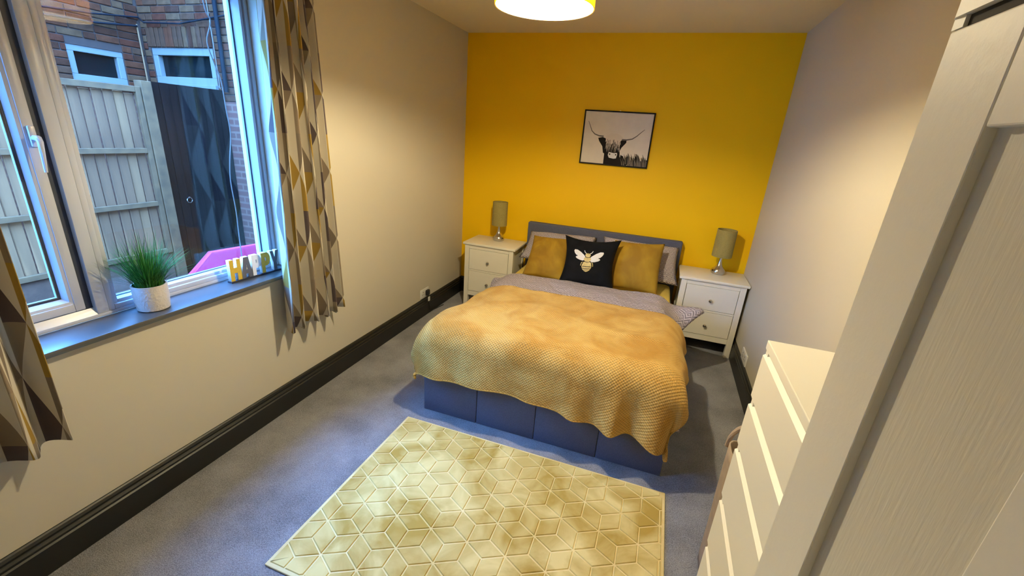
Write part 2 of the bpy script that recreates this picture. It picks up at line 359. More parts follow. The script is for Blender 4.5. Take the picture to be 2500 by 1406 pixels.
def thing(name, loc, label=None, cat=None, group=None, kind=None, parent=None):
    o = bpy.data.objects.new(name, None); COL.objects.link(o); WO[o] = Vector(loc)
    o.empty_display_size = 0.1
    if parent is not None: o.parent = parent; o.location = Vector(loc) - WO[parent]
    else: o.location = loc
    return tag(o, label, cat, group, kind)
def bx(name, m, parent, *a, bev=0.0, **kw): return obj(name, box(BM(), *a, bev=bev), m, parent, **kw)
def copy_tree(o, parent=None, shift=(0, 0, 0)):
    c = o.copy(); COL.objects.link(c); c.parent = parent
    if parent is None: c.location = o.location + Vector(shift)
    WO[c] = WO[o] + Vector(shift)
    for ch in list(o.children): copy_tree(ch, c, shift)
    return c

# ------------------------------------------------------------------ room shell
T = 0.30
WY0, WY1, WZ0, WZ1 = -3.80, -2.24, 0.832, 2.30      # window opening in the left wall
bx('floor', M['carpet'], None, -0.0, RW, YF, 0, -0.12, 0.0, kind='structure')
b = BM()
box(b, -T, 0, YF-.2, WY0, -0.12, RH+.12); box(b, -T, 0, WY1, 0.2, -0.12, RH+.12)
box(b, -T, 0, WY0, WY1, -0.12, WZ0); box(b, -T, 0, WY0, WY1, WZ1, RH+.12)
obj('wall_left', b, M['wall'], kind='structure')
bx('wall_back', M['yellow'], None, 0, RW, 0, 0.2, -0.12, RH+.12, kind='structure')
bx('wall_right', M['wall'], None, RW, RW+.2, YF-.2, 0.2, -0.12, RH+.12, kind='structure')
bx('wall_front', M['wall'], None, 0, RW, YF-.2, YF, -0.12, RH+.12, kind='structure')
bx('ceiling', M['ceiling'], None, 0, RW, YF, 0, RH, RH+.12, kind='structure')
# skirting boards: moulded profile (offset from wall, height)
SK = [(0, 0), (0.022, 0), (0.022, 0.112), (0.016, 0.118), (0.020, 0.124), (0.021, 0.131), (0.016, 0.138), (0.012, 0.140), (0.014, 0.150), (0.009, 0.160), (0.004, 0.165), (0, 0.166)]
obj('baseboard_left', prism(BM(), SK, 'y', YF+.001, -0.022), M['skirt'], kind='structure')
obj('baseboard_right', prism(BM(), [(RW-u, v) for u, v in SK], 'y', YF+.001, -0.022), M['skirt'], kind='structure')
obj('baseboard_back', prism(BM(), [(-u, v) for u, v in SK], 'x', 0.001, RW-.001), M['skirt'], kind='structure')
# window board (the dark grey sill)
obj('trim_1', box(BM(), -0.145, 0.034, WY0-.04, WY1+.05, 0.828, 0.8505, bev=0.004), M['sill'], smooth=True, kind='structure')
# ------------------------------------------------------------------ window
win = thing('window_1', (-0.17, -3.0, 0.8505), kind='structure')
XF = -0.140
def frame_rect(name, y0, y1, z0, z1, w, xa, xb, parent, m=None, bev=0.004, wt=None, wr=None):
    """four mitred-looking members of a rectangular frame"""
    wt = w if wt is None else wt
    b = BM()
    box(b, xa, xb, y0, y0+w, z0, z1, bev); box(b, xa, xb, y1-w, y1, z0, z1, bev)
    box(b, xa, xb, y0+w, y1-w, z0, z0+wt, bev); box(b, xa, xb, y0+w, y1-w, z1-wt, z1, bev)
    return obj(name, b, m or M['upvc'], parent, smooth=True)
b = BM()
box(b, XF-.06, XF, WY0, WY1, 0.8505, 0.866, .002); box(b, XF-.06, XF, WY0, WY1, 2.262, WZ1, .002)
box(b, XF-.06, XF, WY0, WY0+.05, 0.866, 2.262, .002)
obj('outer_frame', b, M['upvc'], win, smooth=True)
# sloping rebate below the opening sash
obj('frame_rebate', prism(BM(), [(XF-.060, .866), (XF-.001, .866), (XF-.018, .893), (XF-.060, .893)], 'y', WY0+.05, -3.133), M['upvc'], win)
bx('mullion', M['upvc'], win, XF-.06, XF, -3.133, -3.092, .866, 2.262, bev=.003, smooth=True)
# opening sash
sash = frame_rect('sash', WY0+.055, -3.157, .896, 2.255, .032, XF-.055, XF-.016, win)
def bead(name, y0, y1, z0, z1, w, xa, xb, parent, m):
    """sloped glazing bead: wide at xa (glass) to narrow at xb (room)"""
    b = BM(); o_ = [(y0, z0), (y1, z0), (y1, z1), (y0, z1)]; i_ = [(y0+w, z0+w), (y1-w, z0+w), (y1-w, z1-w), (y0+w, z1-w)]
    h = w*.45; m_ = [(y0+h, z0+h), (y1-h, z0+h), (y1-h, z1-h), (y0+h, z1-h)]
    R0 = [b.verts.new((xb, *p)) for p in o_]; Rm = [b.verts.new((xb-.003, *p)) for p in m_]; R1 = [b.verts.new((xa+.008, *p)) for p in i_]; R2 = [b.verts.new((xa, *p)) for p in i_]; R3 = [b.verts.new((xa, *p)) for p in o_]
    for A, C_ in ((R0, Rm), (Rm, R1), (R1, R2), (R2, R3), (R3, R0)):
        for k in range(4): b.faces.new((A[k], A[(k+1) % 4], C_[(k+1) % 4], C_[k]))
    return obj(name, b, m, parent)
bead('glazing_bead', WY0+.087, -3.189, .928, 2.223, .022, XF-.050, XF-.020, sash, M['upvc'])
frame_rect('gasket', WY0+.108, -3.210, .949, 2.202, .007, XF-.050, XF-.044, sash, M['gasket'], bev=0)
frame_rect('spacer_bar', WY0+.114, -3.216, .955, 2.196, .005, XF-.058, XF-.045, sash, M['bright_edge'], bev=0)
bx('window_pane', M['glass'], sash, XF-.049, XF-.045, WY0+.114, -3.216, .955, 2.196, label='clear pane of the opening sash')
bx('window_seal', M['gasket'], win, XF-.050, XF-.022, -3.158, -3.1335, .893, 2.258, label='dark gap beside the sash')
# fixed light
fixed = frame_rect('fixed_frame', -3.092, WY1, .866, 2.262, .022, XF-.06, XF-.002, win)
frame_rect('frame_step', -3.070, WY1-.022, .888-.004, 2.24, .020, XF-.055, XF-.012, fixed)
bead('glazing_bead', -3.092+.004, WY1-.034, .888-.010, 2.23, .022, XF-.052, XF-.004, fixed, M['upvc'])
frame_rect('gasket', -3.090+.022, WY1-.055, .900, 2.20, .006, XF-.052, XF-.047, fixed, M['gasket'], bev=0)
frame_rect('spacer_bar', -3.090+.028, WY1-.061, .906, 2.19, .003, XF-.060, XF-.048, fixed, M['bright_edge'], bev=0)
bx('window_pane', M['glass'], win, XF-.049, XF-.045, -3.066, WY1-.057, .902, 2.198, label='large clear fixed pane')
h = obj('window_handle', box(BM(), XF-.016, XF-.004, -3.181, -3.161, 1.515, 1.585, bev=.004), M['upvc'], sash, smooth=True, label='white lever handle')
b = BM(); tube(b, [(XF-.004, -3.171, 1.545), (XF+.016, -3.170, 1.545), (XF+.024, -3.171, 1.535), (XF+.024, -3.174, 1.49), (XF+.020, -3.176, 1.432)], [.010, .010, .009, .007, .005], 8)
obj('handle_lever', b, M['upvc'], h, smooth=True)

# ------------------------------------------------------------------ pendant lamp (its light lives here)
PX, PY, PZ, PR = 1.373, -2.222, 2.150, 0.197
pen = thing('pendant_lamp', (PX, PY, PZ), 'yellow fabric drum ceiling lamp with a glowing white inside', 'ceiling lamp')
b = BM(); n = 48; H_ = 0.23
ro = [[b.verts.new((PX+r*math.cos(2*PI*k/n), PY+r*math.sin(2*PI*k/n), z)) for k in range(n)] for r, z in ((PR, PZ), (PR, PZ+H_), (PR-.004, PZ+H_), (PR-.004, PZ))]
for q, (A, C_) in enumerate(zip(ro, ro[1:]+ro[:1])):
    for k in range(n):
        f = b.faces.new((A[k], A[(k+1) % n], C_[(k+1) % n], C_[k])); f.smooth = q in (0, 2); f.material_index = 1 if q == 2 else 0
obj('lamp_shade', b, [M['shade_out'], M['shade_in']], pen, label='yellow drum shade with white lining')
b = BM()
for k in range(3):
    a = 2*PI*k/3 + .3; tube(b, [(PX+.02*math.cos(a), PY+.02*math.sin(a), PZ+.17), (PX+(PR-.004)*math.cos(a), PY+(PR-.004)*math.sin(a), PZ+.20)], .0015, 6)
obj('shade_spider', b, M['white_plastic'], pen)
obj('lamp_holder', lathe(BM(), [(.018, PZ+.094), (.022, PZ+.11), (.022, PZ+.19), (.008, PZ+.20)], PX, PY, 16), M['white_plastic'], pen, smooth=True)
b = BM(); tube(b, [(PX, PY, PZ+.20), (PX, PY, RH-.02)], .003, 8); obj('cord', b, M['white_plastic'], pen)
obj('ceiling_rose', lathe(BM(), [(.012, RH-.035), (.045, RH-.02), (.05, RH)], PX, PY, 20), M['white_plastic'], pen, smooth=True)
b = BM(); bmesh.ops.create_uvsphere(b, u_segments=16, v_segments=10, radius=.032)
for v in b.verts: v.co += Vector((PX, PY, PZ+.064))
obj('bulb', b, M['bulb'], pen, smooth='all')

# ------------------------------------------------------------------ bed
bed = thing('double_bed', (1.47, -1.05, 0), 'double bed upholstered in plain dark grey fabric', 'bed')
BX0, BX1, BYF = 0.752, 2.191, -2.083
obj('headboard', box(BM(), BX0, BX1, -.095, -.024, 0.0, .880, bev=.012, seg=3), M['bed_fabric'], bed, smooth=True)
xs = [BX0, 1.110, 1.475, 1.838, BX1]
for i in range(4):
    bx('footboard_panel', M['bed_fabric'], bed, xs[i]+.0012, xs[i+1]-.0012, BYF, BYF+.06, 0.0, .335, bev=.005, smooth=True)
ys = [BYF+.061, -1.40, -.75, -.096]
for i in range(3):
    for x0, x1 in ((BX0, BX0+.045), (BX1-.045, BX1)):
        bx('side_panel', M['bed_fabric'], bed, x0, x1, ys[i]+.0012, ys[i+1]-.0012, 0.0, .335, bev=.005, smooth=True)
bx('mattress', M['sheet'], bed, BX0+.03, BX1-.03, BYF+.05, -.10, .30, .485, bev=.045, smooth=True, label='mattress in a pale yellow fitted sheet')
bx('bed_base', M['bed_fabric'], bed, BX0+.045, BX1-.045, BYF+.06, -.10, .10, .30)

BCX = 1.47
def nz(x, y, z=0, s=1.0): return noise.noise(Vector((x*s, y*s, z*s)))
def edge_fn(a, hw, R, flare):
    if a < hw: return a, 0.0
    L = R*PI/2
    if a < hw+L:
        th = (a-hw)/R; return hw+R*math.sin(th), R*(1-math.cos(th))
    r = a-hw-L
    return hw+R+flare*r, R+r*math.sqrt(max(0, 1-flare*flare))
def smoothstep(a, b_, x):
    t_ = max(0, min(1, (x-a)/(b_-a))); return t_*t_*(3-2*t_)
# --- duvet
def duvet_pt(u, v):
    s = (u-.5)*2*0.90; t = v*1.36
    hw = .57; X, dx = edge_fn(abs(s), hw, .15, .18)
    yh = -.715 - .03*math.sin(u*7) - .05*smoothstep(.25, .0, u)
    Yt = max(0, t-1.26); yy = yh - min(t, 1.26)
    _, dy = edge_fn(Yt, 0, .09, .05); yoff, _ = edge_fn(Yt, 0, .09, .05)
    y = yy - yoff
    top = .565 + .018*math.cos(s*1.6)
    roll = .035*smoothstep(.10, 0, t)                      # thick rolled head edge sinks to the mattress
    z = top - dx - dy - roll
    z += .016*nz(s, t, 1.3, 4.5)*(1 if dx < .05 else .4) + .007*nz(s, t, 4, 13)
    side = 1 if s > 0 else -1
    x = BCX + side*X
    hang = max(0, dx-.04)
    x += side*hang*.16*math.sin(t*14+side)                 # soft side folds
    # corner of the duvet sticking out towards the right bedside table
    if s > 0:
        g = math.exp(-((t-.12)/.17)**2)*smoothstep(.66, .90, s)
        x += .16*g; y -= .02*g; z += .215*g
    else:
        g = math.exp(-((t-.05)/.10)**2)*smoothstep(.66, .90, -s)
        x -= .04*g; z += .16*g
    return Vector((x, y, max(z, .30)))
b = BM(); grid(b, duvet_pt, 84, 76, lambda u, v: (u*1.8, v*1.5))
duv = obj('duvet', b, M['duvet'], smooth='all', label='grey patterned duvet lying over the bed under the mustard throw', cat='duvet')
md = duv.modifiers.new('thickness', 'SOLIDIFY'); md.thickness = .014; md.offset = -1
# --- throw
def throw_pt(u, v):
    s = (u-.5)*2*.875; t = v*(1.10+.06*smoothstep(.3, .95, u)+.055*smoothstep(.80, .97, u)*(1-.5*smoothstep(.97, 1, u)) - .02*smoothstep(.12, .04, u))
    X, dx = edge_fn(abs(s), .60, .16, .25)
    y0 = -1.285 - .035*math.sin(u*PI) - .01*math.sin(u*9)
    L0 = .70
    Yt = max(0, t-L0); yoff, dy = edge_fn(Yt, 0, .13, .06)
    y = y0 - min(t, L0) - yoff
    side = 1 if s > 0 else -1
    x = BCX + side*X
    top = .618 + .012*math.cos(s*1.6)
    z = top - dy - dx*(1-.65*min(1, dy/.34))
    if s < 0:                                               # the head-end corner by the window side slides down the mattress edge
        q = smoothstep(.42, .80, -s)*(1-smoothstep(.20, .62, t)); z -= .055*q; x += .028*q
    flat = 1 if dx+dy < .04 else .35
    z += flat*(.016*nz(s, t+.6, 1.3, 4.5) + .006*nz(s, t, 7, 12))
    z += .006*flat*math.exp(-((t-.42-.12*(u-.5))/.018)**2)*smoothstep(.55, .7, u)*smoothstep(.98, .8, u)
    hang = max(0, dy-.08)
    fold = math.sin(u*44+1.3*math.sin(u*9))
    amp = .04 + .10*smoothstep(.55, .80, u)*smoothstep(1.0, .90, u)
    y -= hang*amp*(fold) + .02*smoothstep(.05, .0, u)*hang
    x += hang*.03*math.cos(u*44)
    hs = max(0, dx-.05); x += side*hs*.15*math.sin(t*17)
    # hem undulation: mid-left hangs shorter, right corner longer
    zs = dy/0.34 if dy > 0 else 0
    x -= .055*smoothstep(.90, 1, u)*zs
    z += -zs*(.010*math.sin(u*11)) + zs*.075*smoothstep(.06, .0, u)*0
    return Vector((x, y, max(z, .10)))
b = BM(); grid(b, throw_pt, 130, 96, lambda u, v: (u*1.75, v*1.25))
thr = obj('throw_blanket', b, M['throw'], smooth='all', label='mustard waffle fleece blanket spread over the foot of the bed', cat='blanket')
md = thr.modifiers.new('thickness', 'SOLIDIFY'); md.thickness = .009; md.offset = 1
b = BM(); tube(b, [throw_pt(k/120, .997)+Vector((0, -.003, 0)) for k in range(121)], .0075, 8); obj('hem', b, M['throw_hem'], thr, smooth=True)
# --- cushions
def cushion(name, TL, TR, BR, BL, T_, m, label, cat, group=None, pinch=.07, wr=.006, seed=0, n=28, uvs=1.0, flatten=.5):
    TL, TR, BR, BL = map(Vector, (TL, TR, BR, BL))
    nrm = (TR-TL).cross(BL-TL).normalized()
    if nrm.y > 0: nrm = -nrm                               # faces the room
    def base(s, t):
        s2 = s*(1-pinch*(1-t*t)**1.0 * abs(s)**.5); t2 = t*(1-pinch*(1-s*s)*abs(t)**.5)
        a = (s2+1)/2; c = (t2+1)/2
        return (TL*(1-a)+TR*a)*(1-c) + (BL*(1-a)+BR*a)*c
    def prof(s, t): return T_*(max(0, (1-s*s))*max(0, (1-t*t)))**flatten
    def front(s, t, off=0.0):
        w = wr*nz(s*1.0+seed, t, seed, 2.3) + wr*.5*nz(s+seed, t*1.0, 3+seed, 6)
        e = min(1, 4*(1-max(abs(s), abs(t))))
        return base(s, t) + nrm*(prof(s, t)*.62 + w*e + off)
    def back(s, t): return base(s, t) - nrm*prof(s, t)*.38
    b = BM()
    V = grid(b, lambda u, v: front(u*2-1, v*2-1), n, n, lambda u, v: (u*uvs, v*uvs))
    W_ = grid(b, lambda u, v: back(u*2-1, v*2-1), n, n, lambda u, v: (u*uvs, v*uvs))
    bmesh.ops.remove_doubles(b, verts=b.verts, dist=1e-5)
    o = obj(name, b, m, smooth='all', label=label, cat=cat, group=group)
    return o, front
cushion('pillow', (.80, -.125, .800), (1.44, -.125, .825), (1.45, -.33, .545), (.755, -.33, .575), .135, M['duvet'], 'grey patterned pillow at the left, behind the left mustard cushion', 'pillow', 'grey patterned pillows', wr=.026, seed=2, uvs=.7, flatten=.4)
cushion('pillow', (1.50, -.125, .845), (2.165, -.125, .835), (2.205, -.33, .545), (1.50, -.33, .545), .135, M['duvet'], 'grey patterned pillow at the right, behind the right mustard cushion', 'pillow', 'grey patterned pillows', wr=.026, seed=5, uvs=.7, flatten=.4)
cushion('cushion', (.895, -.34, .812), (1.262, -.34, .828), (1.266, -.66, .512), (.895, -.64, .510), .12, M['mustard'], 'mustard velvet cushion at the left of the black one', 'cushion', wr=.012, seed=9)
cushion('cushion', (1.628, -.36, .875), (2.038, -.36, .900), (2.045, -.60, .512), (1.640, -.60, .522), .125, M['mustard'], 'mustard velvet cushion at the right of the black one', 'cushion', wr=.008, seed=4)
bc, bf = cushion('cushion', (1.220, -.52, .895), (1.694, -.52, .915), (1.711, -.755, .532), (1.244, -.804, .520), .12, M['black_velvet'], 'black velvet cushion with a printed bee, front and centre on the bed', 'cushion', wr=.010, seed=12, pinch=.17)
def on_cushion(name, pts, m, off=.0022, parent=bc):
    """printed patch: polygon given in cushion coordinates (-1..1), following the cushion surface"""
    b = BM()
    c = (sum(p[0] for p in pts)/len(pts), sum(p[1] for p in pts)/len(pts))
    n = len(pts); K = 4; rings = []
    vc = b.verts.new(bf(c[0], c[1], off))
    for k in range(1, K+1):
        f = k/K; rings.append([b.verts.new(bf(c[0]+(p[0]-c[0])*f, c[1]+(p[1]-c[1])*f, off)) for p in pts])
    for i in range(n):
        b.faces.new((vc, rings[0][i], rings[0][(i+1) % n]))
        for k in range(K-1): b.faces.new((rings[k][i], rings[k+1][i], rings[k+1][(i+1) % n], rings[k][(i+1) % n]))
    return obj(name, b, m, parent, smooth='all')
def ell(cx, cy, rx, ry, n=20, rot=0):
    return [(cx+rx*math.cos(2*PI*k/n)*math.cos(rot)-ry*math.sin(2*PI*k/n)*math.sin(rot), cy+rx*math.cos(2*PI*k/n)*math.sin(rot)+ry*math.sin(2*PI*k/n)*math.cos(rot)) for k in range(n)]
BEX, BEY = -.02, .08
def bp_(pts): return [(BEX+x*1.30, BEY+y*1.22) for x, y in pts]
Lw = [(-.05, -.10), (-.10, -.18), (-.22, -.30), (-.34, -.38), (-.43, -.39), (-.45, -.34), (-.42, -.26), (-.36, -.19), (-.29, -.165), (-.22, -.165), (-.36, -.145), (-.37, -.115), (-.32, -.07), (-.22, -.03), (-.13, -.01), (-.08, -.04)]
on_cushion('bee_wing', bp_(Lw), M['bee_white'], label if False else .0022)
on_cushion('bee_wing', bp_([(-x, y+.03) for x, y in Lw]), M['bee_white'])
on_cushion('bee_head', bp_(ell(0, -.19, .075, .07)), M['bee_gold'], .003)
on_cushion('bee_thorax', bp_(ell(0, -.06, .10, .085)), M['bee_gold'], .003)
on_cushion('bee_abdomen', bp_([(-.10, .03), (0, .02), (.10, .03), (.135, .12), (.135, .20), (.10, .29), (.04, .35), (0, .37), (-.04, .35), (-.10, .29), (-.135, .20), (-.135, .12)]), M['bee_gold'], .003)
for (y, w, hh) in ((-.125, .07, .012), (.018, .085, .012), (.175, .12, .018), (.245, .11, .016), (.305, .075, .010)):
    on_cushion('bee_band', bp_([(-w, y-hh*.6), (0, y+hh*.2), (w, y-hh*.6), (w, y+hh), (0, y+hh*1.9), (-w, y+hh)]), M['bee_dark'], .0040)
for sgn in (-1, 1):
    on_cushion('bee_antenna', bp_([(sgn*.04, -.25), (sgn*.09, -.30), (sgn*.115, -.37), (sgn*.130, -.36), (sgn*.105, -.285), (sgn*.055, -.235)]), M['bee_white'], .003)
    on_cushion('bee_leg', bp_([(sgn*.12, .02), (sgn*.17, .05), (sgn*.185, .14), (sgn*.165, .17), (sgn*.160, .10), (sgn*.14, .06)]), M['bee_gold'], .003)

# ------------------------------------------------------------------ bedside tables
def bedside(x0, label):
    yb, yf = -.024, -.404
    o = thing('bedside_table', (x0+.27, (yb+yf)/2, 0), label, 'bedside table', 'white two-drawer bedside tables')
    wf = M['white_furn']
    bx('table_top', wf, o, x0, x0+.54, yf, yb, .638, .662, bev=.007, smooth=True)
    for xa in (x0+.020, x0+.475):
        for ya in (yf+.012, yb-.055):
            b = BM(); box(b, xa, xa+.045, ya, ya+.045, 0, .637, bev=.002); obj('leg', b, wf, o)
    bx('side_panel', wf, o, x0+.028, x0+.045, yf+.058, yb-.056, .125, .637); bx('side_panel', wf, o, x0+.495, x0+.512, yf+.058, yb-.056, .125, .637)
    bx('back_panel', wf, o, x0+.066, x0+.474, yb-.03, yb-.02, .125, .637)
    bx('apron', wf, o, x0+.066, x0+.474, yf+.014, yf+.034, .122, .168)
    bx('front_rail', wf, o, x0+.066, x0+.474, yf+.014, yf+.034, .381, .396)
    bx('front_rail', wf, o, x0+.066, x0+.474, yf+.014, yf+.034, .604, .637)
    bx('carcass_shade_fill', M['gap'], o, x0+.046, x0+.494, yf+.035, yb-.032, .13, .635)  # dark block painted as the shade seen around the drawers
    for z0, z1 in ((.1715, .3785), (.3985, .6015)):
        d = bx('drawer', wf, o, x0+.0690, x0+.471, yf+.0125, yf+.034, z0, z1, bev=.0015)
        zc = z0+(z1-z0)*.44
        kb = lathe(BM(), [(.006, 0), (.005, .008), (.011, .014), (.0145, .020), (.013, .026), (.006, .029)], 0, 0, 16)
        for v in kb.verts: v.co = Vector((x0+.272+v.co.x, yf+.0125-v.co.z, zc+v.co.y))
        obj('knob', kb, M['chrome'], d, smooth=True)
    return o
bedside(.199, 'white two-drawer bedside table left of the bed, by the window wall')
bedside(2.200, 'white two-drawer bedside table right of the bed, in the corner')
def table_lamp(x, y, r, label):
    z = .6625
    o = thing('table_lamp', (x, y, z), label, 'table lamp', 'bedside table lamps')
    obj('lamp_base', lathe(BM(), [(.046, z), (.055, z+.006), (.060, z+.020), (.057, z+.036), (.044, z+.052), (.028, z+.068), (.018, z+.090), (.013, z+.118), (.010, z+.150), (.010, z+.175)], x, y, 28), M['chrome'], o, smooth=True)
    b = BM(); n = 32; z0, z1 = z+.155, z+.385
    ro = [[b.verts.new((x+rr*math.cos(2*PI*k/n), y+rr*math.sin(2*PI*k/n), zz)) for k in range(n)] for rr, zz in ((r, z0), (r*.97, z1), (r*.97-.003, z1), (r-.003, z0))]
    for A, C_ in zip(ro, ro[1:]+ro[:1]):
        for k in range(n): b.faces.new((A[k], A[(k+1) % n], C_[(k+1) % n], C_[k]))
    obj('lamp_shade', b, M['shade_small'], o, smooth=True)
    b = BM()
    for k in range(3):
        a = 2*PI*k/3; tube(b, [(x, y, z+.172), (x+(r-.002)*math.cos(a), y+(r-.002)*math.sin(a), z+.160)], .002, 6)
    obj('shade_ring', b, M['chrome'], o)
table_lamp(.472, -.150, .076, 'small table lamp on the bedside table left of the bed')
table_lamp(2.512, -.150, .080, 'small table lamp on the bedside table right of the bed')

# ------------------------------------------------------------------ picture
pic = thing('framed_picture', (1.473, -.012, 1.469), 'black framed print of a shaggy long-horned cow on the yellow wall', 'picture')
px0, px1, pz0, pz1 = 1.170, 1.775, 1.470, 1.927
b = BM(); fw = .011
box(b, px0, px1, -.024, -.002, pz0, pz0+fw, .001); box(b, px0, px1, -.024, -.002, pz1-fw, pz1, .001)
box(b, px0, px0+fw, -.024, -.002, pz0+fw, pz1-fw, .001); box(b, px1-fw, px1, -.024, -.002, pz0+fw, pz1-fw, .001)
obj('frame', b, M['black_frame'], pic)
pr_ = bx('print', M['paper'], pic, px0+fw, px1-fw, -.014, -.004, pz0+fw, pz1-fw)
def art(name, pts, m, lay=0):
    """flat ink shape; pts in picture coordinates 0..1 (x right, y down)"""
    b = BM(); w, h_ = px1-px0-2*fw, pz1-pz0-2*fw
    vs = [b.verts.new((px0+fw+x*w, -.0146-.0003*lay, pz1-fw-y*h_)) for x, y in pts]
    f = b.faces.new(vs); bmesh.ops.triangulate(b, faces=[f])
    return b
def merge_art(name, shapes, m, lay):
    B = BM()
    for kk, pts in enumerate(shapes):
        w, h_ = px1-px0-2*fw, pz1-pz0-2*fw
        vs = [B.verts.new((px0+fw+min(1, max(0, x))*w, -.0146-.0005*lay-.000008*kk, pz1-fw-min(1, max(0, y))*h_)) for x, y in pts]
        try: f = B.faces.new(vs); bmesh.ops.triangulate(B, faces=[f])
        except Exception: pass
    return obj(name, B, m, pr_)
def stroke(path, w0, w1):
    L, Rr = [], []
    for i, (x, y) in enumerate(path):
        a = path[max(0, i-1)]; c = path[min(len(path)-1, i+1)]
        dx, dy = c[0]-a[0], (c[1]-a[1])*.75; l = math.hypot(dx, dy) or 1
        w = w0+(w1-w0)*i/(len(path)-1); nx, ny = -dy/l*w, dx/l*w/.75
        L.append((x+nx, y+ny)); Rr.append((x-nx, y-ny))
    return L+Rr[::-1]
rr = random.Random(3)
horns = [stroke([(.055, .19), (.085, .27), (.12, .37), (.17, .43), (.24, .46), (.31, .465)], .003, .011),
         stroke([(.90, .29), (.86, .34), (.80, .42), (.74, .48), (.66, .505), (.58, .505)], .003, .011)]
merge_art('printed_horn', horns, M['ink_mid'], 2)
dark = [[(.23, .50), (.30, .48), (.345, .50), (.37, .58), (.37, .72), (.355, .80), (.33, .78), (.31, .66), (.25, .56)],
        [(.66, .51), (.60, .50), (.57, .53), (.55, .62), (.54, .72), (.57, .76), (.60, .66), (.66, .56)],
        [(.35, .60), (.42, .58), (.55, .60), (.58, .70), (.59, .84), (.64, .90), (.68, 1.0), (.355, 1.0), (.365, .86), (.355, .74)],
        [(.60, .80), (.64, .82), (.68, .92), (.71, 1.0), (.60, 1.0)]]
merge_art('printed_head', dark, M['ink'], 1)
body = []
for k in range(60):
    x = .63+.37*rr.random(); y = .80+.13*rr.random()+.05*abs(x-.8)
    body.append(stroke([(x-.03, y-.05), (x, y+.03), (x+.01, y+.13)], .002, .009))
merge_art('printed_body_hair', body[:40], M['ink_mid'], 2)
merge_art('printed_dark_hair', body[40:]+[[(.86, .93), (.93, .88), (1, .86), (1, 1), (.72, 1), (.78, .95)]], M['ink'], 1)
hair = [[(.345, .45), (.42, .40), (.52, .40), (.60, .46), (.585, .52), (.56, .56), (.53, .60), (.48, .58), (.42, .62), (.37, .55)]]
for k in range(46):
    x = .355+.22*rr.random(); y0_ = .42+.05*rr.random(); L_ = .12+.20*rr.random()
    hair.append(stroke([(x, y0_), (x+.012*rr.uniform(-1, 1), y0_+L_*.5), (x+.03*rr.uniform(-1, 1), y0_+L_)], .007, .001))
merge_art('printed_fringe', hair, M['ink_light'], 3)
strands = []
for k in range(26):
    x = .36+.21*rr.random(); y0_ = .50+.12*rr.random(); L_ = .08+.14*rr.random()
    strands.append(stroke([(x, y0_), (x+.01*rr.uniform(-1, 1), y0_+L_*.5), (x+.02*rr.uniform(-1, 1), y0_+L_)], .0035, .001))
merge_art('printed_strands', strands, M['ink_mid'], 4)
merge_art('printed_muzzle', [[(.42, .76), (.50, .775), (.545, .765), (.55, .80), (.54, .875), (.50, .885), (.43, .87), (.41, .82)]], M['paper_white'], 5)
merge_art('printed_nostril', [ell(.438, .80, .010, .018, 10), ell(.528, .805, .010, .016, 10)], M['ink'], 6)
obj('wall_nail', lathe(BM(), [(.004, 0), (.004, .006)], 0, 0, 8), M['chrome'], origin=(0, 0, 0)).name
nl = bpy.data.objects['wall_nail']; nl.location = (1.476, -.002, 1.930); nl.rotation_euler = (PI/2, 0, 0)
tag(nl, 'tiny shiny nail head just above the framed cow print', 'nail')

# ------------------------------------------------------------------ sockets
def socket(name, side, y0, y1, z0, z1, label):
    x0, x1 = (0.0005, .010) if side == 'L' else (RW-.010, RW-.0005)
    o = thing(name, ((x0+x1)/2, (y0+y1)/2, z0), label, 'socket')
    obj('face_plate', box(BM(), x0, x1, y0, y1, z0, z1, bev=.002), M['white_plastic'], o, smooth=True)
    xs_ = .0104 if side == 'L' else RW-.0104
    for yc in ((y0*.72+y1*.28), (y0*.28+y1*.72)):
        b = BM(); box(b, xs_-.0006, xs_+.0006, yc-.004, yc+.004, z0+.055, z0+.064); box(b, xs_-.0006, xs_+.0006, yc-.016, yc-.009, z0+.032, z0+.037); box(b, xs_-.0006, xs_+.0006, yc+.009, yc+.016, z0+.032, z0+.037)
        obj('socket_holes', b, M['gap'], o)
        bx('rocker_switch', M['white_plastic'], o, xs_-.002, xs_+.002, yc-.007, yc+.007, z1-.022, z1-.008, bev=.001)
socket('wall_socket', 'L', -.868, -.722, .178, .264, 'white double socket on the window wall near the left bedside table')
socket('wall_socket', 'R', -.870, -.690, .172, .258, 'white double socket on the right wall, low behind the chest of drawers')
pl = thing('plug', (.03, -.765, .20), 'black plug pushed into the socket by the left bedside table', 'plug')
b = BM(); box(b, .0125, .040, -.795, -.745, .195, .250, bev=.010, seg=3); obj('plug_body', b, M['plug'], pl, smooth=True)
b = BM(); tube(b, [(.035, -.770, .196), (.040, -.770, .170), (.032, -.768, .150), (.030, -.750, .10), (.030, -.72, .02), (.034, -.60, .006), (.05, -.50, .006)], .004, 8); obj('plug_cable', b, M['plug'], pl, smooth=True)
bx('cable_tag', M['white_plastic'], pl, .036, .044, -.785, -.757, .140, .182, bev=.002)

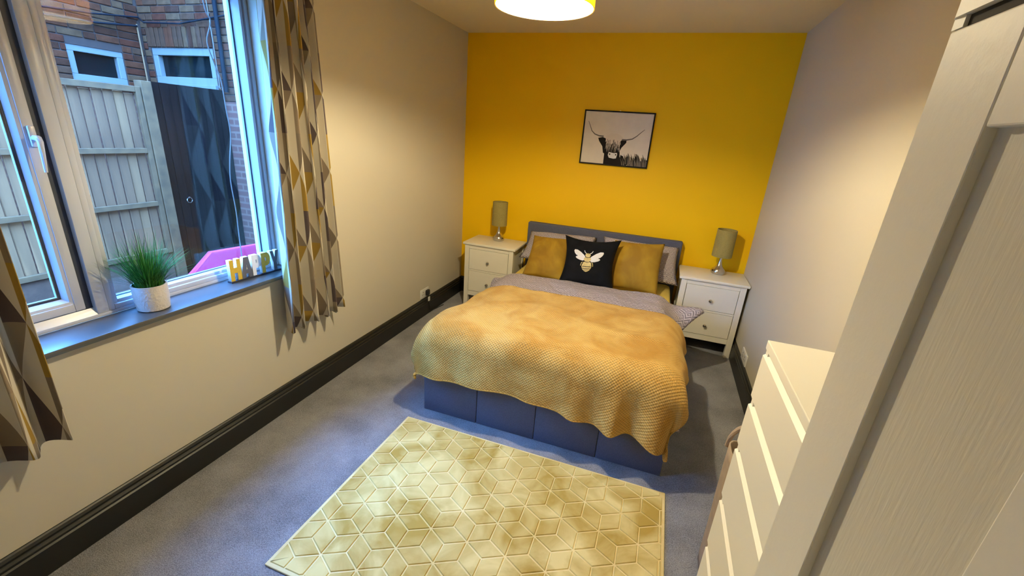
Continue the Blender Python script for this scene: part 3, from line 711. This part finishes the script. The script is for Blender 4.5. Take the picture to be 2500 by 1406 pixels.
# ------------------------------------------------------------------ rug
RX0, RX1, RY0, RY1 = .712, 2.218, -3.238, -2.202
rug = thing('rug', ((RX0+RX1)/2, (RY0+RY1)/2, 0), 'gold rug with a carved cube pattern at the foot of the bed', 'rug')
bx('rug_base', M['rug_groove'], rug, RX0, RX1, RY0, RY1, .0005, .010, bev=.004, smooth=True, label='pale gold groove and binding')
def clip(poly, x0, x1, y0, y1):
    def cut(P, f, inter):
        out = []
        for i in range(len(P)):
            a, c = P[i-1], P[i]
            if f(c):
                if not f(a): out.append(inter(a, c))
                out.append(c)
            elif f(a): out.append(inter(a, c))
        return out
    for ax, val, sg in ((0, x0, 1), (0, x1, -1), (1, y0, 1), (1, y1, -1)):
        f = lambda p: (p[ax]-val)*sg >= 0
        def it(a, c):
            t_ = (val-a[ax])/(c[ax]-a[ax]); return (a[0]+(c[0]-a[0])*t_, a[1]+(c[1]-a[1])*t_)
        poly = cut(poly, f, it)
        if not poly: return []
    return poly
def inset(P, d):
    n = len(P); c = Vector((sum(p[0] for p in P)/n, sum(p[1] for p in P)/n)); out = []
    area = sum(P[i-1][0]*P[i][1]-P[i][0]*P[i-1][1] for i in range(n))/2
    if area < 0: P = P[::-1]
    for i in range(n):
        p0, p1, p2 = Vector(P[i-1]), Vector(P[i]), Vector(P[(i+1) % n])
        e1 = (p1-p0).normalized(); e2 = (p2-p1).normalized()
        n1 = Vector((-e1.y, e1.x)); n2 = Vector((-e2.y, e2.x))
        k = 1+n1.dot(n2)
        out.append(tuple(p1+(n1+n2)*(d/max(.25, k))))
    return out
AX, AY, X0s, Y0s = .1745, .1400, .885, -2.285
cell = []
for j in range(-2, 9):
    for i in range(-4, 12):
        sx_, sy_ = X0s+(i+.5*(j % 2))*AX, Y0s-j*AY
        A_ = (sx_, sy_); B_ = (sx_+AX, sy_); C2 = (sx_+AX/2, sy_-AY); D2 = (sx_-AX/2, sy_-AY)
        up = lambda: None
        def cen(*p): return (sum(q[0] for q in p)/3, sum(q[1] for q in p)/3)
        t1 = cen(A_, B_, C2); t0 = cen(A_, B_, (sx_+AX/2, sy_+AY)); t2 = cen(A_, C2, D2)
        t3 = cen(A_, D2, (sx_-AX, sy_))
        cell += [[A_, t1, B_, t0], [A_, t2, C2, t1], [A_, t3, D2, t2]]
        
nt = 0
for P in cell:
    Q = clip(P, RX0+.012, RX1-.012, RY0+.012, RY1-.010)
    Q2 = []
    for q in Q:
        if not Q2 or math.hypot(q[0]-Q2[-1][0], q[1]-Q2[-1][1]) > 1e-4: Q2.append(q)
    if len(Q2) > 2 and math.hypot(Q2[0][0]-Q2[-1][0], Q2[0][1]-Q2[-1][1]) < 1e-4: Q2.pop()
    if len(Q2) < 3: continue
    ar = abs(sum(Q2[i-1][0]*Q2[i][1]-Q2[i][0]*Q2[i-1][1] for i in range(len(Q2)))/2)
    if ar < .0009: continue
    P1 = inset(Q2, .0024); P2 = inset(Q2, .0052)
    b = BM()
    lo = [b.verts.new((x, y, .0095)) for x, y in P1]; hi = [b.verts.new((x, y, .0140)) for x, y in P2]
    n = len(lo)
    b.faces.new(hi)
    for i in range(n): b.faces.new((lo[i], lo[(i+1) % n], hi[(i+1) % n], hi[i]))
    obj('pile_tile', b, M['rug_pile'], rug, origin=((RX0+RX1)/2, (RY0+RY1)/2, 0)); nt += 1
print('rug tiles', nt)

# ------------------------------------------------------------------ chest of drawers
DX, DY0, DY1, DH = 2.252, -3.700, -2.965, 1.230
dr = thing('chest_of_drawers', ((DX+2.72)/2, (DY0+DY1)/2, 0), 'tall white chest of drawers between the white wardrobe and the bed', 'chest of drawers')
wd = M['white_dresser']
bx('top_panel', wd, dr, DX, 2.72, DY0, DY1, 1.206, DH, bev=.002)
bx('side_panel', wd, dr, DX+.004, 2.72, DY1-.02, DY1, 0, 1.2055); bx('side_panel', wd, dr, DX+.004, 2.72, DY0, DY0+.02, 0, 1.2055)
bx('back_panel', wd, dr, 2.705, 2.72, DY0+.021, DY1-.021, 0, 1.2055)
bx('plinth', wd, dr, DX+.03, DX+.05, DY0+.021, DY1-.021, 0, .09)
bx('carcass_shade_fill', M['gap'], dr, DX+.035, 2.70, DY0+.021, DY1-.021, .092, 1.2050)  # shade between the drawer fronts is put into this block's colour
tops = [1.195, 1.048, .901, .716, .531, .346]; bots = [1.059, .912, .728, .543, .358, .095]
for zt, zb in zip(tops, bots):
    d = bx('drawer', wd, dr, DX+.0142, DX+.034, DY0+.021, DY1-.021, zb-.009, zt-.004)
    # front with a bevelled finger grip along its top edge
    b = prism(BM(), [(DX-.002, zb+.010), (DX+.006, zb), (DX+.014, zb), (DX+.014, zt), (DX+.008, zt), (DX-.002, zt-.007)], 'y', DY0+.003, DY1-.003)
    obj('drawer_front', b, wd, d)

# ------------------------------------------------------------------ wardrobe
WX, WYF = 2.090, -3.724
wr_ = thing('wardrobe', (2.40, -4.20, 0), 'white panelled wardrobe standing nearest the camera at the right', 'wardrobe')
fo = M['foil']
bx('side_panel', fo, wr_, WX+.022, 2.72, WYF-.018, WYF, 0, 1.756)
bx('side_panel', fo, wr_, WX+.022, 2.72, YF+.02, YF+.038, 0, 1.756)
bx('back_panel', fo, wr_, 2.70, 2.72, YF+.04, WYF-.019, 0, 1.756)
bx('wardrobe_shade_fill', M['gap'], wr_, WX+.024, 2.69, YF+.04, WYF-.019, .05, 1.7565)  # solid dark fill, its colour stands for the shade behind the doors
b = BM(); pts = [(WX-.002, YF+.02), (WX-.002, WYF-.004), (WX+.000, WYF+.001), (WX+.005, WYF+.003), (2.72, WYF+.003), (2.72, YF+.02)]
b = prism(BM(), pts, 'z', 1.7575, 1.7735); box(b, WX, WX+.021, WYF-.012, WYF, 1.7509, 1.7574)
obj('top_panel', b, fo, wr_)
bx('door_gap_shade', M['gap'], wr_, WX+.002, WX+.0238, YF+.03, WYF-.0125, 1.7512, 1.7573)  # dark strip added as the shade in the slot above the doors
def wdoor(ya, yb_):
    d = thing('door', (WX+.01, (ya+yb_)/2, .06), parent=wr_)
    st = .0715
    zb, zt = .05, 1.7505
    for a0, a1 in ((ya, ya+st), (yb_-st, yb_)): bx('stile', fo, d, WX, WX+.021, a0, a1, zb, zt, bev=.0012)
    bx('rail', fo, d, WX, WX+.021, ya+st+.0006, yb_-st-.0006, zt-.059, zt, bev=.0012); bx('rail', fo, d, WX, WX+.021, ya+st+.0006, yb_-st-.0006, zb, zb+.09, bev=.0012)
    bx('rail', fo, d, WX, WX+.021, ya+st+.0006, yb_-st-.0006, .56, .65, bev=.0012)
    bx('door_panel', M['grain'], d, WX+.006, WX+.019, ya+st-.002, yb_-st+.002, zb+.088, zt-.057)
wdoor(-3.979, WYF)
wdoor(-4.236, -3.981)
wdoor(-4.493, -4.238)
wdoor(-4.712, -4.495)

# ------------------------------------------------------------------ tote bag beside the chest
GXC, GYC = 2.525, -2.565
bg_ = thing('laundry_bag', (GXC, GYC, 0), 'pale canvas bag with a loop handle behind the chest of drawers', 'bag')
def bagpt(u, v):
    a = 2*PI*u; z = .012+.600*v; w = .172+.006*v; d_ = .095-.015*v
    c, s = math.cos(a), math.sin(a)
    k = 1/(abs(c)**4+abs(s)**4)**.25
    return Vector((GXC+w*c*k+.006*nz(a, z, 1, 3), GYC+d_*s*k+.006*nz(a, z, 5, 3), z))
b = BM(); grid(b, bagpt, 36, 14); bmesh.ops.remove_doubles(b, verts=b.verts, dist=1e-4)
vs = [v for v in b.verts if v.co.z < .0125]; vs.sort(key=lambda v: math.atan2(v.co.y-GYC, v.co.x-GXC)); b.faces.new(vs)
o = obj('bag_body', b, M['bag'], bg_, smooth='all'); md = o.modifiers.new('thickness', 'SOLIDIFY'); md.thickness = .005
b = BM(); vv = [b.verts.new(bagpt(k/36, .86)) for k in range(36)]; b.faces.new(vv)
obj('bag_lining', b, M['bag_in'], bg_)
for sy in (-.085, .085):
    b = BM(); pts = []
    for k in range(15):
        a = PI*k/14; pts.append((GXC-.065-.105*math.cos(a), GYC+sy, .565+.125*math.sin(a)**.8))
    tube(b, pts, .009, 8); obj('bag_handle', b, M['bag'], bg_, smooth=True)

# ------------------------------------------------------------------ curtains
def curtain(label, yl_b, yr_b, yl_t, yr_t, zh, zt, nf, seed, xc):
    rnd = random.Random(seed); ph = [rnd.uniform(-.5, .5) for _ in range(nf+2)]
    def fn(u, v):                       # v 0 bottom .. 1 top
        uu = u + .018*math.sin(2*PI*u*2+seed) ; w = yl_b+(yr_b-yl_b)*uu; w2 = yl_t+(yr_t-yl_t)*uu
        y = w*(1-v)+w2*v
        a = 2*PI*nf*u + .6*math.sin(2*PI*u+seed) + .5*(1-v)*math.sin(u*5+seed)
        amp = .034+.012*(1-v)
        x = xc + amp*math.sin(a) + .012*math.sin(2*a+1)
        y += .010*math.cos(a)
        z = zh+(zt-zh)*v + (1-v)**6*(.010*math.sin(a+1)-.05*(u-.0)*0)
        return Vector((x, y, z))
    L = abs(yr_b-yl_b)*1.75
    b = BM(); grid(b, fn, nf*22, 44, lambda u, v: (u*L/.043, (zh+(zt-zh)*v)/.200))
    c = thing('curtain', (xc, (yl_b+yr_b)/2, zh), label, 'curtain', 'triangle print curtains at the window')
    o = obj('curtain_cloth', b, M['curtain'], c, smooth='all'); md = o.modifiers.new('thickness', 'SOLIDIFY'); md.thickness = .0025
    b = BM()
    box(b, xc-.012, xc+.012, yl_t, yr_t, zt-.05, zt-.035); obj('heading_tape', b, M['bag'], c)
    return c
curtain('triangle print curtain at the bed end of the window, beside the letter sign', -2.440, -2.020, -2.395, -2.105, .532, 2.385, 5, 1, .095)
curtain('triangle print curtain at the camera end of the window, nearest the left edge', -3.960, -3.435, -3.93, -3.435, .540, 2.385, 5, 3, .095)
cr_ = thing('curtain_rod', (.095, -3.0, 2.40), 'dark metal curtain rod over the window', 'curtain rod')
b = BM(); tube(b, [(.095, -4.05, 2.40), (.095, -1.97, 2.40)], .011, 12); obj('rod', b, M['rod'], cr_, smooth=True)
for y in (-4.05, -1.97):
    b = BM(); bmesh.ops.create_uvsphere(b, u_segments=12, v_segments=8, radius=.02)
    for v in b.verts: v.co += Vector((.095, y, 2.40))
    obj('finial', b, M['rod'], cr_, smooth='all')
for y in (-4.0, -2.01):
    b = BM(); box(b, .0005, .006, y-.012, y+.012, 2.375, 2.43); box(b, .0, .095, y-.004, y+.004, 2.385, 2.393); obj('rod_bracket', b, M['rod'], cr_)

# ------------------------------------------------------------------ potted grass
GX, GY, GZ = -.066, -2.972, .8508
pg = thing('potted_grass', (GX, GY, GZ), 'artificial green grass in a textured white pot on the window sill', 'plant')
obj('pot', lathe(BM(), [(.050, GZ), (.0575, GZ+.004), (.062, GZ+.05), (.063, GZ+.108), (.0625, GZ+.112), (.057, GZ+.112), (.056, GZ+.095)], GX, GY, 40), M['pot'], pg, smooth=True)
obj('soil', lathe(BM(), [(.0555, GZ+.080), (.0555, GZ+.097)], GX, GY, 24), M['soil'], pg)
for mm, cnt, sd in (('grass', 420, 11), ('grass2', 170, 12)):
    b = BM(); rg = random.Random(sd)
    for k in range(cnt):
        a = rg.uniform(0, 2*PI); r0 = .050*math.sqrt(rg.random()); lean = rg.random()**.8
        L_ = rg.uniform(.13, .275)*(1-.30*lean)
        d_ = Vector((math.cos(a), math.sin(a), 0)); sd2 = Vector((-d_.y, d_.x, 0))
        base_ = Vector((GX, GY, GZ+.095))+d_*r0
        out = .015+.13*lean; w = rg.uniform(.0014, .0025)
        prev = None
        for q in range(6):
            f = q/5; p_ = base_ + d_*(out*f**1.5)*(1) + Vector((0, 0, L_*(f-.28*lean*f*f)))
            p_.x = max(p_.x, -.160+.01*f)
            ww = w*(1-f*.92)
            cur = (b.verts.new(p_-sd2*ww), b.verts.new(p_+sd2*ww))
            if prev: b.faces.new((prev[0], prev[1], cur[1], cur[0]))
            prev = cur
    obj('grass_blades', b, M[mm], pg, kind='stuff')

# ------------------------------------------------------------------ HAPPY sign
sg = thing('letter_sign', (-.066, -2.46, .8508), 'wooden block sign spelling HAPPY on the window sill', 'sign')
def sgp(t_): return Vector((-.078+.018*t_, -2.600+.288*t_))
dirv = (sgp(1)-sgp(0)).normalized(); nrm2 = Vector((dirv.y, -dirv.x))      # nrm2 points to the room
ln = (sgp(1)-sgp(0)).length
def sg3(u, w, z):                     # u along the sign (m), w towards the room, z up
    p_ = sgp(0)+dirv*u+nrm2*w; return Vector((p_.x, p_.y, .8508+z))
b = BM()
r = bmesh.ops.create_cube(b, size=1)['verts']
for v in r: v.co = sg3((v.co.x+.5)*(ln+.006)-.003, v.co.y*.032, (v.co.z+.5)*.008)
obj('sign_base', b, M['dark_base'], sg)
LET = {'H': [[(0, 0), (.36, 0), (.36, .36), (.64, .36), (.64, 0), (1, 0), (1, 1), (.64, 1), (.64, .62), (.36, .62), (.36, 1), (0, 1)]],
       'A': [[(0, 0), (.34, 0), (.39, .20), (.61, .20), (.66, 0), (1, 0), (.74, 1), (.26, 1)], [(.44, .40), (.56, .40), (.50, .64)]],
       'P': [[(0, 0), (.38, 0), (.38, .34), (.62, .34), (.86, .42), (1, .60), (1, .76), (.88, .92), (.66, 1), (0, 1)], [(.40, .58), (.52, .58), (.56, .66), (.52, .76), (.40, .76)]],
       'Y': [[(.31, 0), (.69, 0), (.69, .40), (1, 1), (.64, 1), (.50, .66), (.36, 1), (0, 1), (.31, .40)]]}
def letter(ch, u0, w, h_, mf, label):
    cu = bpy.data.curves.new('l', 'CURVE'); cu.dimensions = '2D'; cu.fill_mode = 'BOTH'; cu.extrude = .011; cu.bevel_depth = 0
    for P in LET[ch]:
        sp = cu.splines.new('POLY'); sp.points.add(len(P)-1); sp.use_cyclic_u = True
        for q, (x, y) in zip(sp.points, P): q.co = (x*w, y*h_, 0, 1)
    to = bpy.data.objects.new('tmp', cu); COL.objects.link(to)
    bpy.context.view_layer.update()
    me = bpy.data.meshes.new_from_object(to.evaluated_get(bpy.context.evaluated_depsgraph_get()))
    b = BM(); b.from_mesh(me); bpy.data.objects.remove(to); bpy.data.curves.remove(cu); bpy.data.meshes.remove(me)
    b.normal_update()
    for f in b.faces: f.material_index = 0 if f.normal.z > .9 else 1
    for v in b.verts:
        x, y, z = v.co; v.co = sg3(u0+x, z, .0082+y)
    # keep face orientation consistent after mapping
    obj('letter', b, [M[mf], M['letter_edge']], sg, label=label)
ws = [.062, .062, .056, .056, .056]; u = 0.0
for ch, mf, w, lb in zip('HAPPY', ('gold_l', 'grey_l', 'white_l', 'gold_l', 'grey_l'), ws, ('mustard letter H', 'charcoal letter A', 'white letter P', 'mustard letter P', 'charcoal letter Y')):
    letter(ch, u, w-.002, .112, mf, lb); u += w-.0005

# ------------------------------------------------------------------ outdoors
GZ0 = -.15
gr = bx('ground', M['ground'], None, -9, -T-.002, -7, 2.5, GZ0-.2, GZ0-.03, kind='structure')
rs = random.Random(21)
for i in range(5):
    for j in range(9):
        x0 = -2.55+i*.45; y0 = -4.45+j*.45
        if x0+.44 > -T-.01: continue
        dz = rs.uniform(-.004, .004)
        bx('paving_slab', M['paving'], gr, x0, x0+.438, y0, y0+.438, GZ0-.029, GZ0+dz, bev=.004)
# weathered panel fence
FX = -3.0
fe = thing('garden_fence', (FX, -2.9, GZ0-.03), 'weathered grey panel fence with rails outside the window', 'fence')
def fence_panel(y0, y1):
    k = 0; y = y1-.045
    while y-.088 > y0+.04:
        dx = rs.uniform(-.004, .006); b = box(BM(), FX-.024+dx, FX-.006+dx, y-.079, y, .215, 1.80+rs.uniform(-.01, .01), bev=.005, seg=1)
        obj('board', b, M['fence'] if rs.random() < .65 else M['fence2'], fe); y -= .0865; k += 1
    for z0, z1 in ((1.805, 1.857), (1.245, 1.292), (.722, .768), (.215, .262)):
        bx('rail', M['rail'], fe, FX-.005, FX+.035, y0+.046, y1-.046, z0, z1, bev=.003)
    bx('panel_batten', M['rail'], fe, FX-.003, FX+.036, y1-.045, y1, .215, 1.857, bev=.003); bx('panel_batten', M['rail'], fe, FX-.003, FX+.036, y0, y0+.045, .215, 1.857, bev=.003)
    bx('gravel_board', M['concrete'], fe, FX-.03, FX+.01, y0, y1, GZ0-.02, .205, bev=.004)
fence_panel(-2.845, -1.030)
fence_panel(-4.765, -2.950)
for y in (-.925, -2.852, -4.77):
    bx('post', M['rail'], fe, FX-.055, FX+.045, y-.097, y, GZ0-.02, 1.915, bev=.005)
bx('kerb', M['concrete'], None, -2.84, -2.70, -4.7, -1.0, GZ0-.03, -.02, bev=.01, kind='structure')
# dark stained gate
ga = thing('garden_gate', (FX, -.52, GZ0), 'dark stained board gate with a ring latch beside the fence', 'gate')
for k in range(9):
    y = -.918+k*.088; dx = .010*(k % 2)
    bx('board', M['gate'], ga, FX-.022+dx, FX-.002+dx, y+.001, y+.087, GZ0+.02, 1.918, bev=.003)
for z in (.15, .95, 1.70): bx('ledge', M['gate'], ga, FX-.055, FX-.023, -.915, -.13, z, z+.09)
b = BM(); pts = [(FX+.022, -.745+.028*math.cos(2*PI*k/16), .742+.028*math.sin(2*PI*k/16)) for k in range(17)]; tube(b, pts, .004, 6, False)
rl = obj('ring_latch', b, M['chrome'], ga, smooth=True)
b = BM(); tube(b, [(FX+.006, -.745, .772), (FX+.024, -.745, .772)], .010, 8); obj('latch_boss', b, M['chrome'], rl)
# brick house beyond
HX, HY = -4.2, -.12
ho = thing('brick_house', (HX, HY, GZ0), 'old red brick house with two small white windows beyond the fence', 'house')
b = BM()
# walls with window openings left out (opening 1 on the x plane, opening 2 on the y plane)
w1 = (-.885, -.360, 1.905, 2.250); w2 = (-4.100, -3.105, 1.965, 2.350)
def wall_x(b, y0, y1, z0, z1): box(b, HX-.25, HX-.012, y0, y1, z0, z1)
def wall_y(b, x0, x1, z0, z1): box(b, x0, x1, HY+.012, HY+.25, z0, z1)
ZS, ZT = 1.80, 3.30
wall_x(b, -5.0, w1[0], ZS, ZT); wall_x(b, w1[1], HY+.25, ZS, ZT); wall_x(b, w1[0], w1[1], ZS, w1[2]); wall_x(b, w1[0], w1[1], w1[3], ZT)
wall_y(b, HX-.012, w2[0], ZS, ZT); wall_y(b, w2[1], -.8, ZS, ZT); wall_y(b, w2[0], w2[1], ZS, w2[2]); wall_y(b, w2[0], w2[1], w2[3], ZT)
obj('mortar_wall', b, M['mortar'], ho)
b = BM(); box(b, HX-.25, HX, -5.0, HY+.25, GZ0-.03, ZS); box(b, HX, -.8, HY, HY+.25, GZ0-.03, ZS)
obj('lower_wall', b, M['brickwall'], ho)
b = BM(); box(b, HX-.25, HX, -5.0, HY+.25, ZT, 4.9); box(b, HX, -.8, HY, HY+.25, ZT, 4.9)
obj('upper_wall', b, M['brickwall'], ho)
BH, BW = .075, .2265
protos = {}
def brick(axis, a0, a1, z0, z1, mi):
    key = (axis, round(a1-a0, 3), round(z1-z0, 3), mi)
    if key not in protos:
        b = BM(); w, h_ = a1-a0, z1-z0
        if axis == 'x': box(b, -.05, 0, 0, w, 0, h_, bev=.004, seg=1)
        else: box(b, 0, w, 0, .05, 0, h_, bev=.004, seg=1)
        me = bpy.data.meshes.new('brick'); b.to_mesh(me); b.free(); me.materials.append(M['brick%d' % mi]); protos[key] = me
    o = bpy.data.objects.new('brick', protos[key]); COL.objects.link(o); o.parent = ho
    pr2 = rs.uniform(-.004, .004)
    loc = Vector((HX+pr2, a0, z0)) if axis == 'x' else Vector((a0, HY-pr2, z0))
    o.location = loc-WO[ho]; WO[o] = loc
def rows(axis, A0, A1, hole, soldier=None):
    z = ZS+.006; r_ = 0
    while z < ZT-.07:
        a = A0-(BW/2 if r_ % 2 else 0)
        while a < A1:
            hb = rs.random() < .22
            wdt = BW/2 if hb else BW
            s0, s1 = max(a, A0), min(a+wdt-.0115, A1)
            s1 = round(s1, 3); s0 = round(s0, 3)
            zc0, zc1 = z, z+BH-.0115
            skip = False
            if hole and zc1 > hole[2]-.01 and zc0 < hole[3]+.01:
                if s1 > hole[0]-.0 and s0 < hole[1]+.0:
                    if s0 < hole[0]-.03: s1 = round(hole[0]-.004, 3)
                    elif s1 > hole[1]+.03: s0 = round(hole[1]+.004, 3)
                    else: skip = True
            if soldier and zc0 < soldier[3]-.02 and zc1 > soldier[2]+.005 and s1 > soldier[0] and s0 < soldier[1]:
                if s0 < soldier[0]-.03: s1 = round(soldier[0]-.01, 3)
                elif s1 > soldier[1]+.03: s0 = round(soldier[1]+.01, 3)
                else: skip = True
            if not skip and s1-s0 > .035: brick(axis, s0, s1, zc0, zc1, rs.randrange(5))
            a += wdt
        z += BH; r_ += 1
rows('x', -1.95, HY-.005, w1)
sold = (w2[0]-.03, w2[1]+.03, w2[3], w2[3]+.222)
rows('y', HX+.006, -2.35, w2, sold)
a = sold[0]
while a < sold[1]-.05:
    brick('y', a, a+.063, sold[2]+.006, sold[3]-.006, rs.randrange(5)); a += .0745
# its windows
def far_window(axis, a0, a1, z0, z1, fw_, label):
    if axis == 'x': P = lambda d0, d1, a, c, z_, y_: (HX+d0, HX+d1, a, c, z_, y_)
    else: P = lambda d0, d1, a, c, z_, y_: (a, c, HY-d1, HY-d0, z_, y_)
    b = BM(); d0, d1 = -.09, -.02
    for q in ((a0, a1, z0, z0+fw_), (a0, a1, z1-fw_, z1), (a0, a0+fw_, z0+fw_, z1-fw_), (a1-fw_, a1, z0+fw_, z1-fw_)): box(b, *P(d0, d1, *q), bev=.004)
    box(b, *P(-.06, .035, a0-.02, a1+.02, z0-.045, z0-.001), bev=.004)
    f = obj('window_frame', b, M['far_frame'], ho, label=label)
    obj('window_pane', box(BM(), *P(-.085, -.075, a0+fw_, a1-fw_, z0+fw_, z1-fw_)), M['far_glass'], f)
far_window('x', w1[0], w1[1], w1[2], w1[3], .062, 'white frame of the left small window')
far_window('y', w2[0], w2[1], w2[2], w2[3], .078, 'white frame of the right wider window')
b = BM(); tube(b, [(-2.925, HY-.035, 1.90), (-2.918, HY-.035, 3.25)], .022, 10); obj('drainpipe', b, M['pipe'], ho, smooth=True)
b = BM(); tube(b, [(HX+.03, -2.4, 2.47), (HX+.03, -1.02, 2.545), (HX+.035, -.6, 2.585), (HX+.03, -.14, 2.655), (HX+.12, HY-.03, 2.60), (-3.5, HY-.03, 2.585), (-2.4, HY-.03, 2.70)], .009, 8); obj('service_cable', b, M['pipe'], ho, smooth=True)
b = BM(); tube(b, [(HX+.03, -2.4, 2.40), (HX+.03, -1.05, 2.475), (HX+.04, -.6, 2.50), (HX+.03, -.17, 2.56)], .011, 8); obj('service_pipe', b, M['pipe'], ho, smooth=True)
b = BM(); tube(b, [(HX+.02, -.165, 1.85), (HX+.02, -.165, 2.58)], .008, 8); obj('conduit', b, M['fence'], ho)
b = BM(); tube(b, [(-3.035, HY-.02, 1.93), (-3.040, HY-.02, 2.4), (-3.070, HY-.02, 3.2)], .004, 6); obj('wall_wire', b, M['wire'], ho)
# pink tub
PT = [(-1.20, -2.13), (-1.80, -1.46), (-1.69, -.97), (-1.25, -.75), (-.70, -.95), (-.55, -1.70), (-.80, -2.05)]
tub = thing('plastic_tub', (-1.15, -1.45, GZ0), 'clear pink plastic tub outside below the window', 'tub')
cT = (sum(p[0] for p in PT)/7, sum(p[1] for p in PT)/7)
b = BM(); lv = []
for z, k in ((GZ0+.01, .80), (.44, .97), (.452, .97), (.46, .93), (.0, .83)):
    lv.append([b.verts.new((cT[0]+(x-cT[0])*k, cT[1]+(y-cT[1])*k, z)) for x, y in PT])
for A, C_ in zip(lv, lv[1:]):
    for k in range(7): b.faces.new((A[k], A[(k+1) % 7], C_[(k+1) % 7], C_[k]))
b.faces.new(lv[0][::-1]); obj('tub_body', b, M['pink'], tub)
b = BM(); tube(b, [(x, y, .475) for x, y in PT+PT[:1]], .024, 8, False); obj('tub_rim', b, M['pink_rim'], tub, smooth=True)
b = BM(); vs = [b.verts.new((cT[0]+(x-cT[0])*.99, cT[1]+(y-cT[1])*.99, .478)) for x, y in PT]; f = b.faces.new(vs)
o = obj('tub_lid', b, M['pink'], tub); md = o.modifiers.new('thickness', 'SOLIDIFY'); md.thickness = .006
# white cable hanging just outside the pane
cb = [(2.60, -2.35), (2.176, -2.331), (2.096, -2.308), (2.002, -2.341), (1.915, -2.323), (1.826, -2.297), (1.691, -2.291), (1.570, -2.286), (1.424, -2.314), (1.317, -2.326), (1.16, -2.320), (.997, -2.324), (.60, -2.33), (GZ0+.01, -2.33)]
def smooth_path(P, n=6):
    out = []
    for i in range(len(P)-1):
        p0, p1, p2, p3 = P[max(0, i-1)], P[i], P[i+1], P[min(len(P)-1, i+2)]
        for k in range(n):
            t_ = k/n; out.append(tuple(.5*((2*p1[q])+(-p0[q]+p2[q])*t_+(2*p0[q]-5*p1[q]+4*p2[q]-p3[q])*t_*t_+(-p0[q]+3*p1[q]-3*p2[q]+p3[q])*t_**3) for q in range(len(p1))))
    return out+[P[-1]]
b = BM(); tube(b, smooth_path([(-T-.012 if z > 2.2 or z < .8 else -T-.012, y-.005, z) for z, y in cb]), .0028, 6)
obj('hanging_cable', b, M['wire'], smooth='all', label='thin white wavy cable hanging outside the window glass', cat='cable')
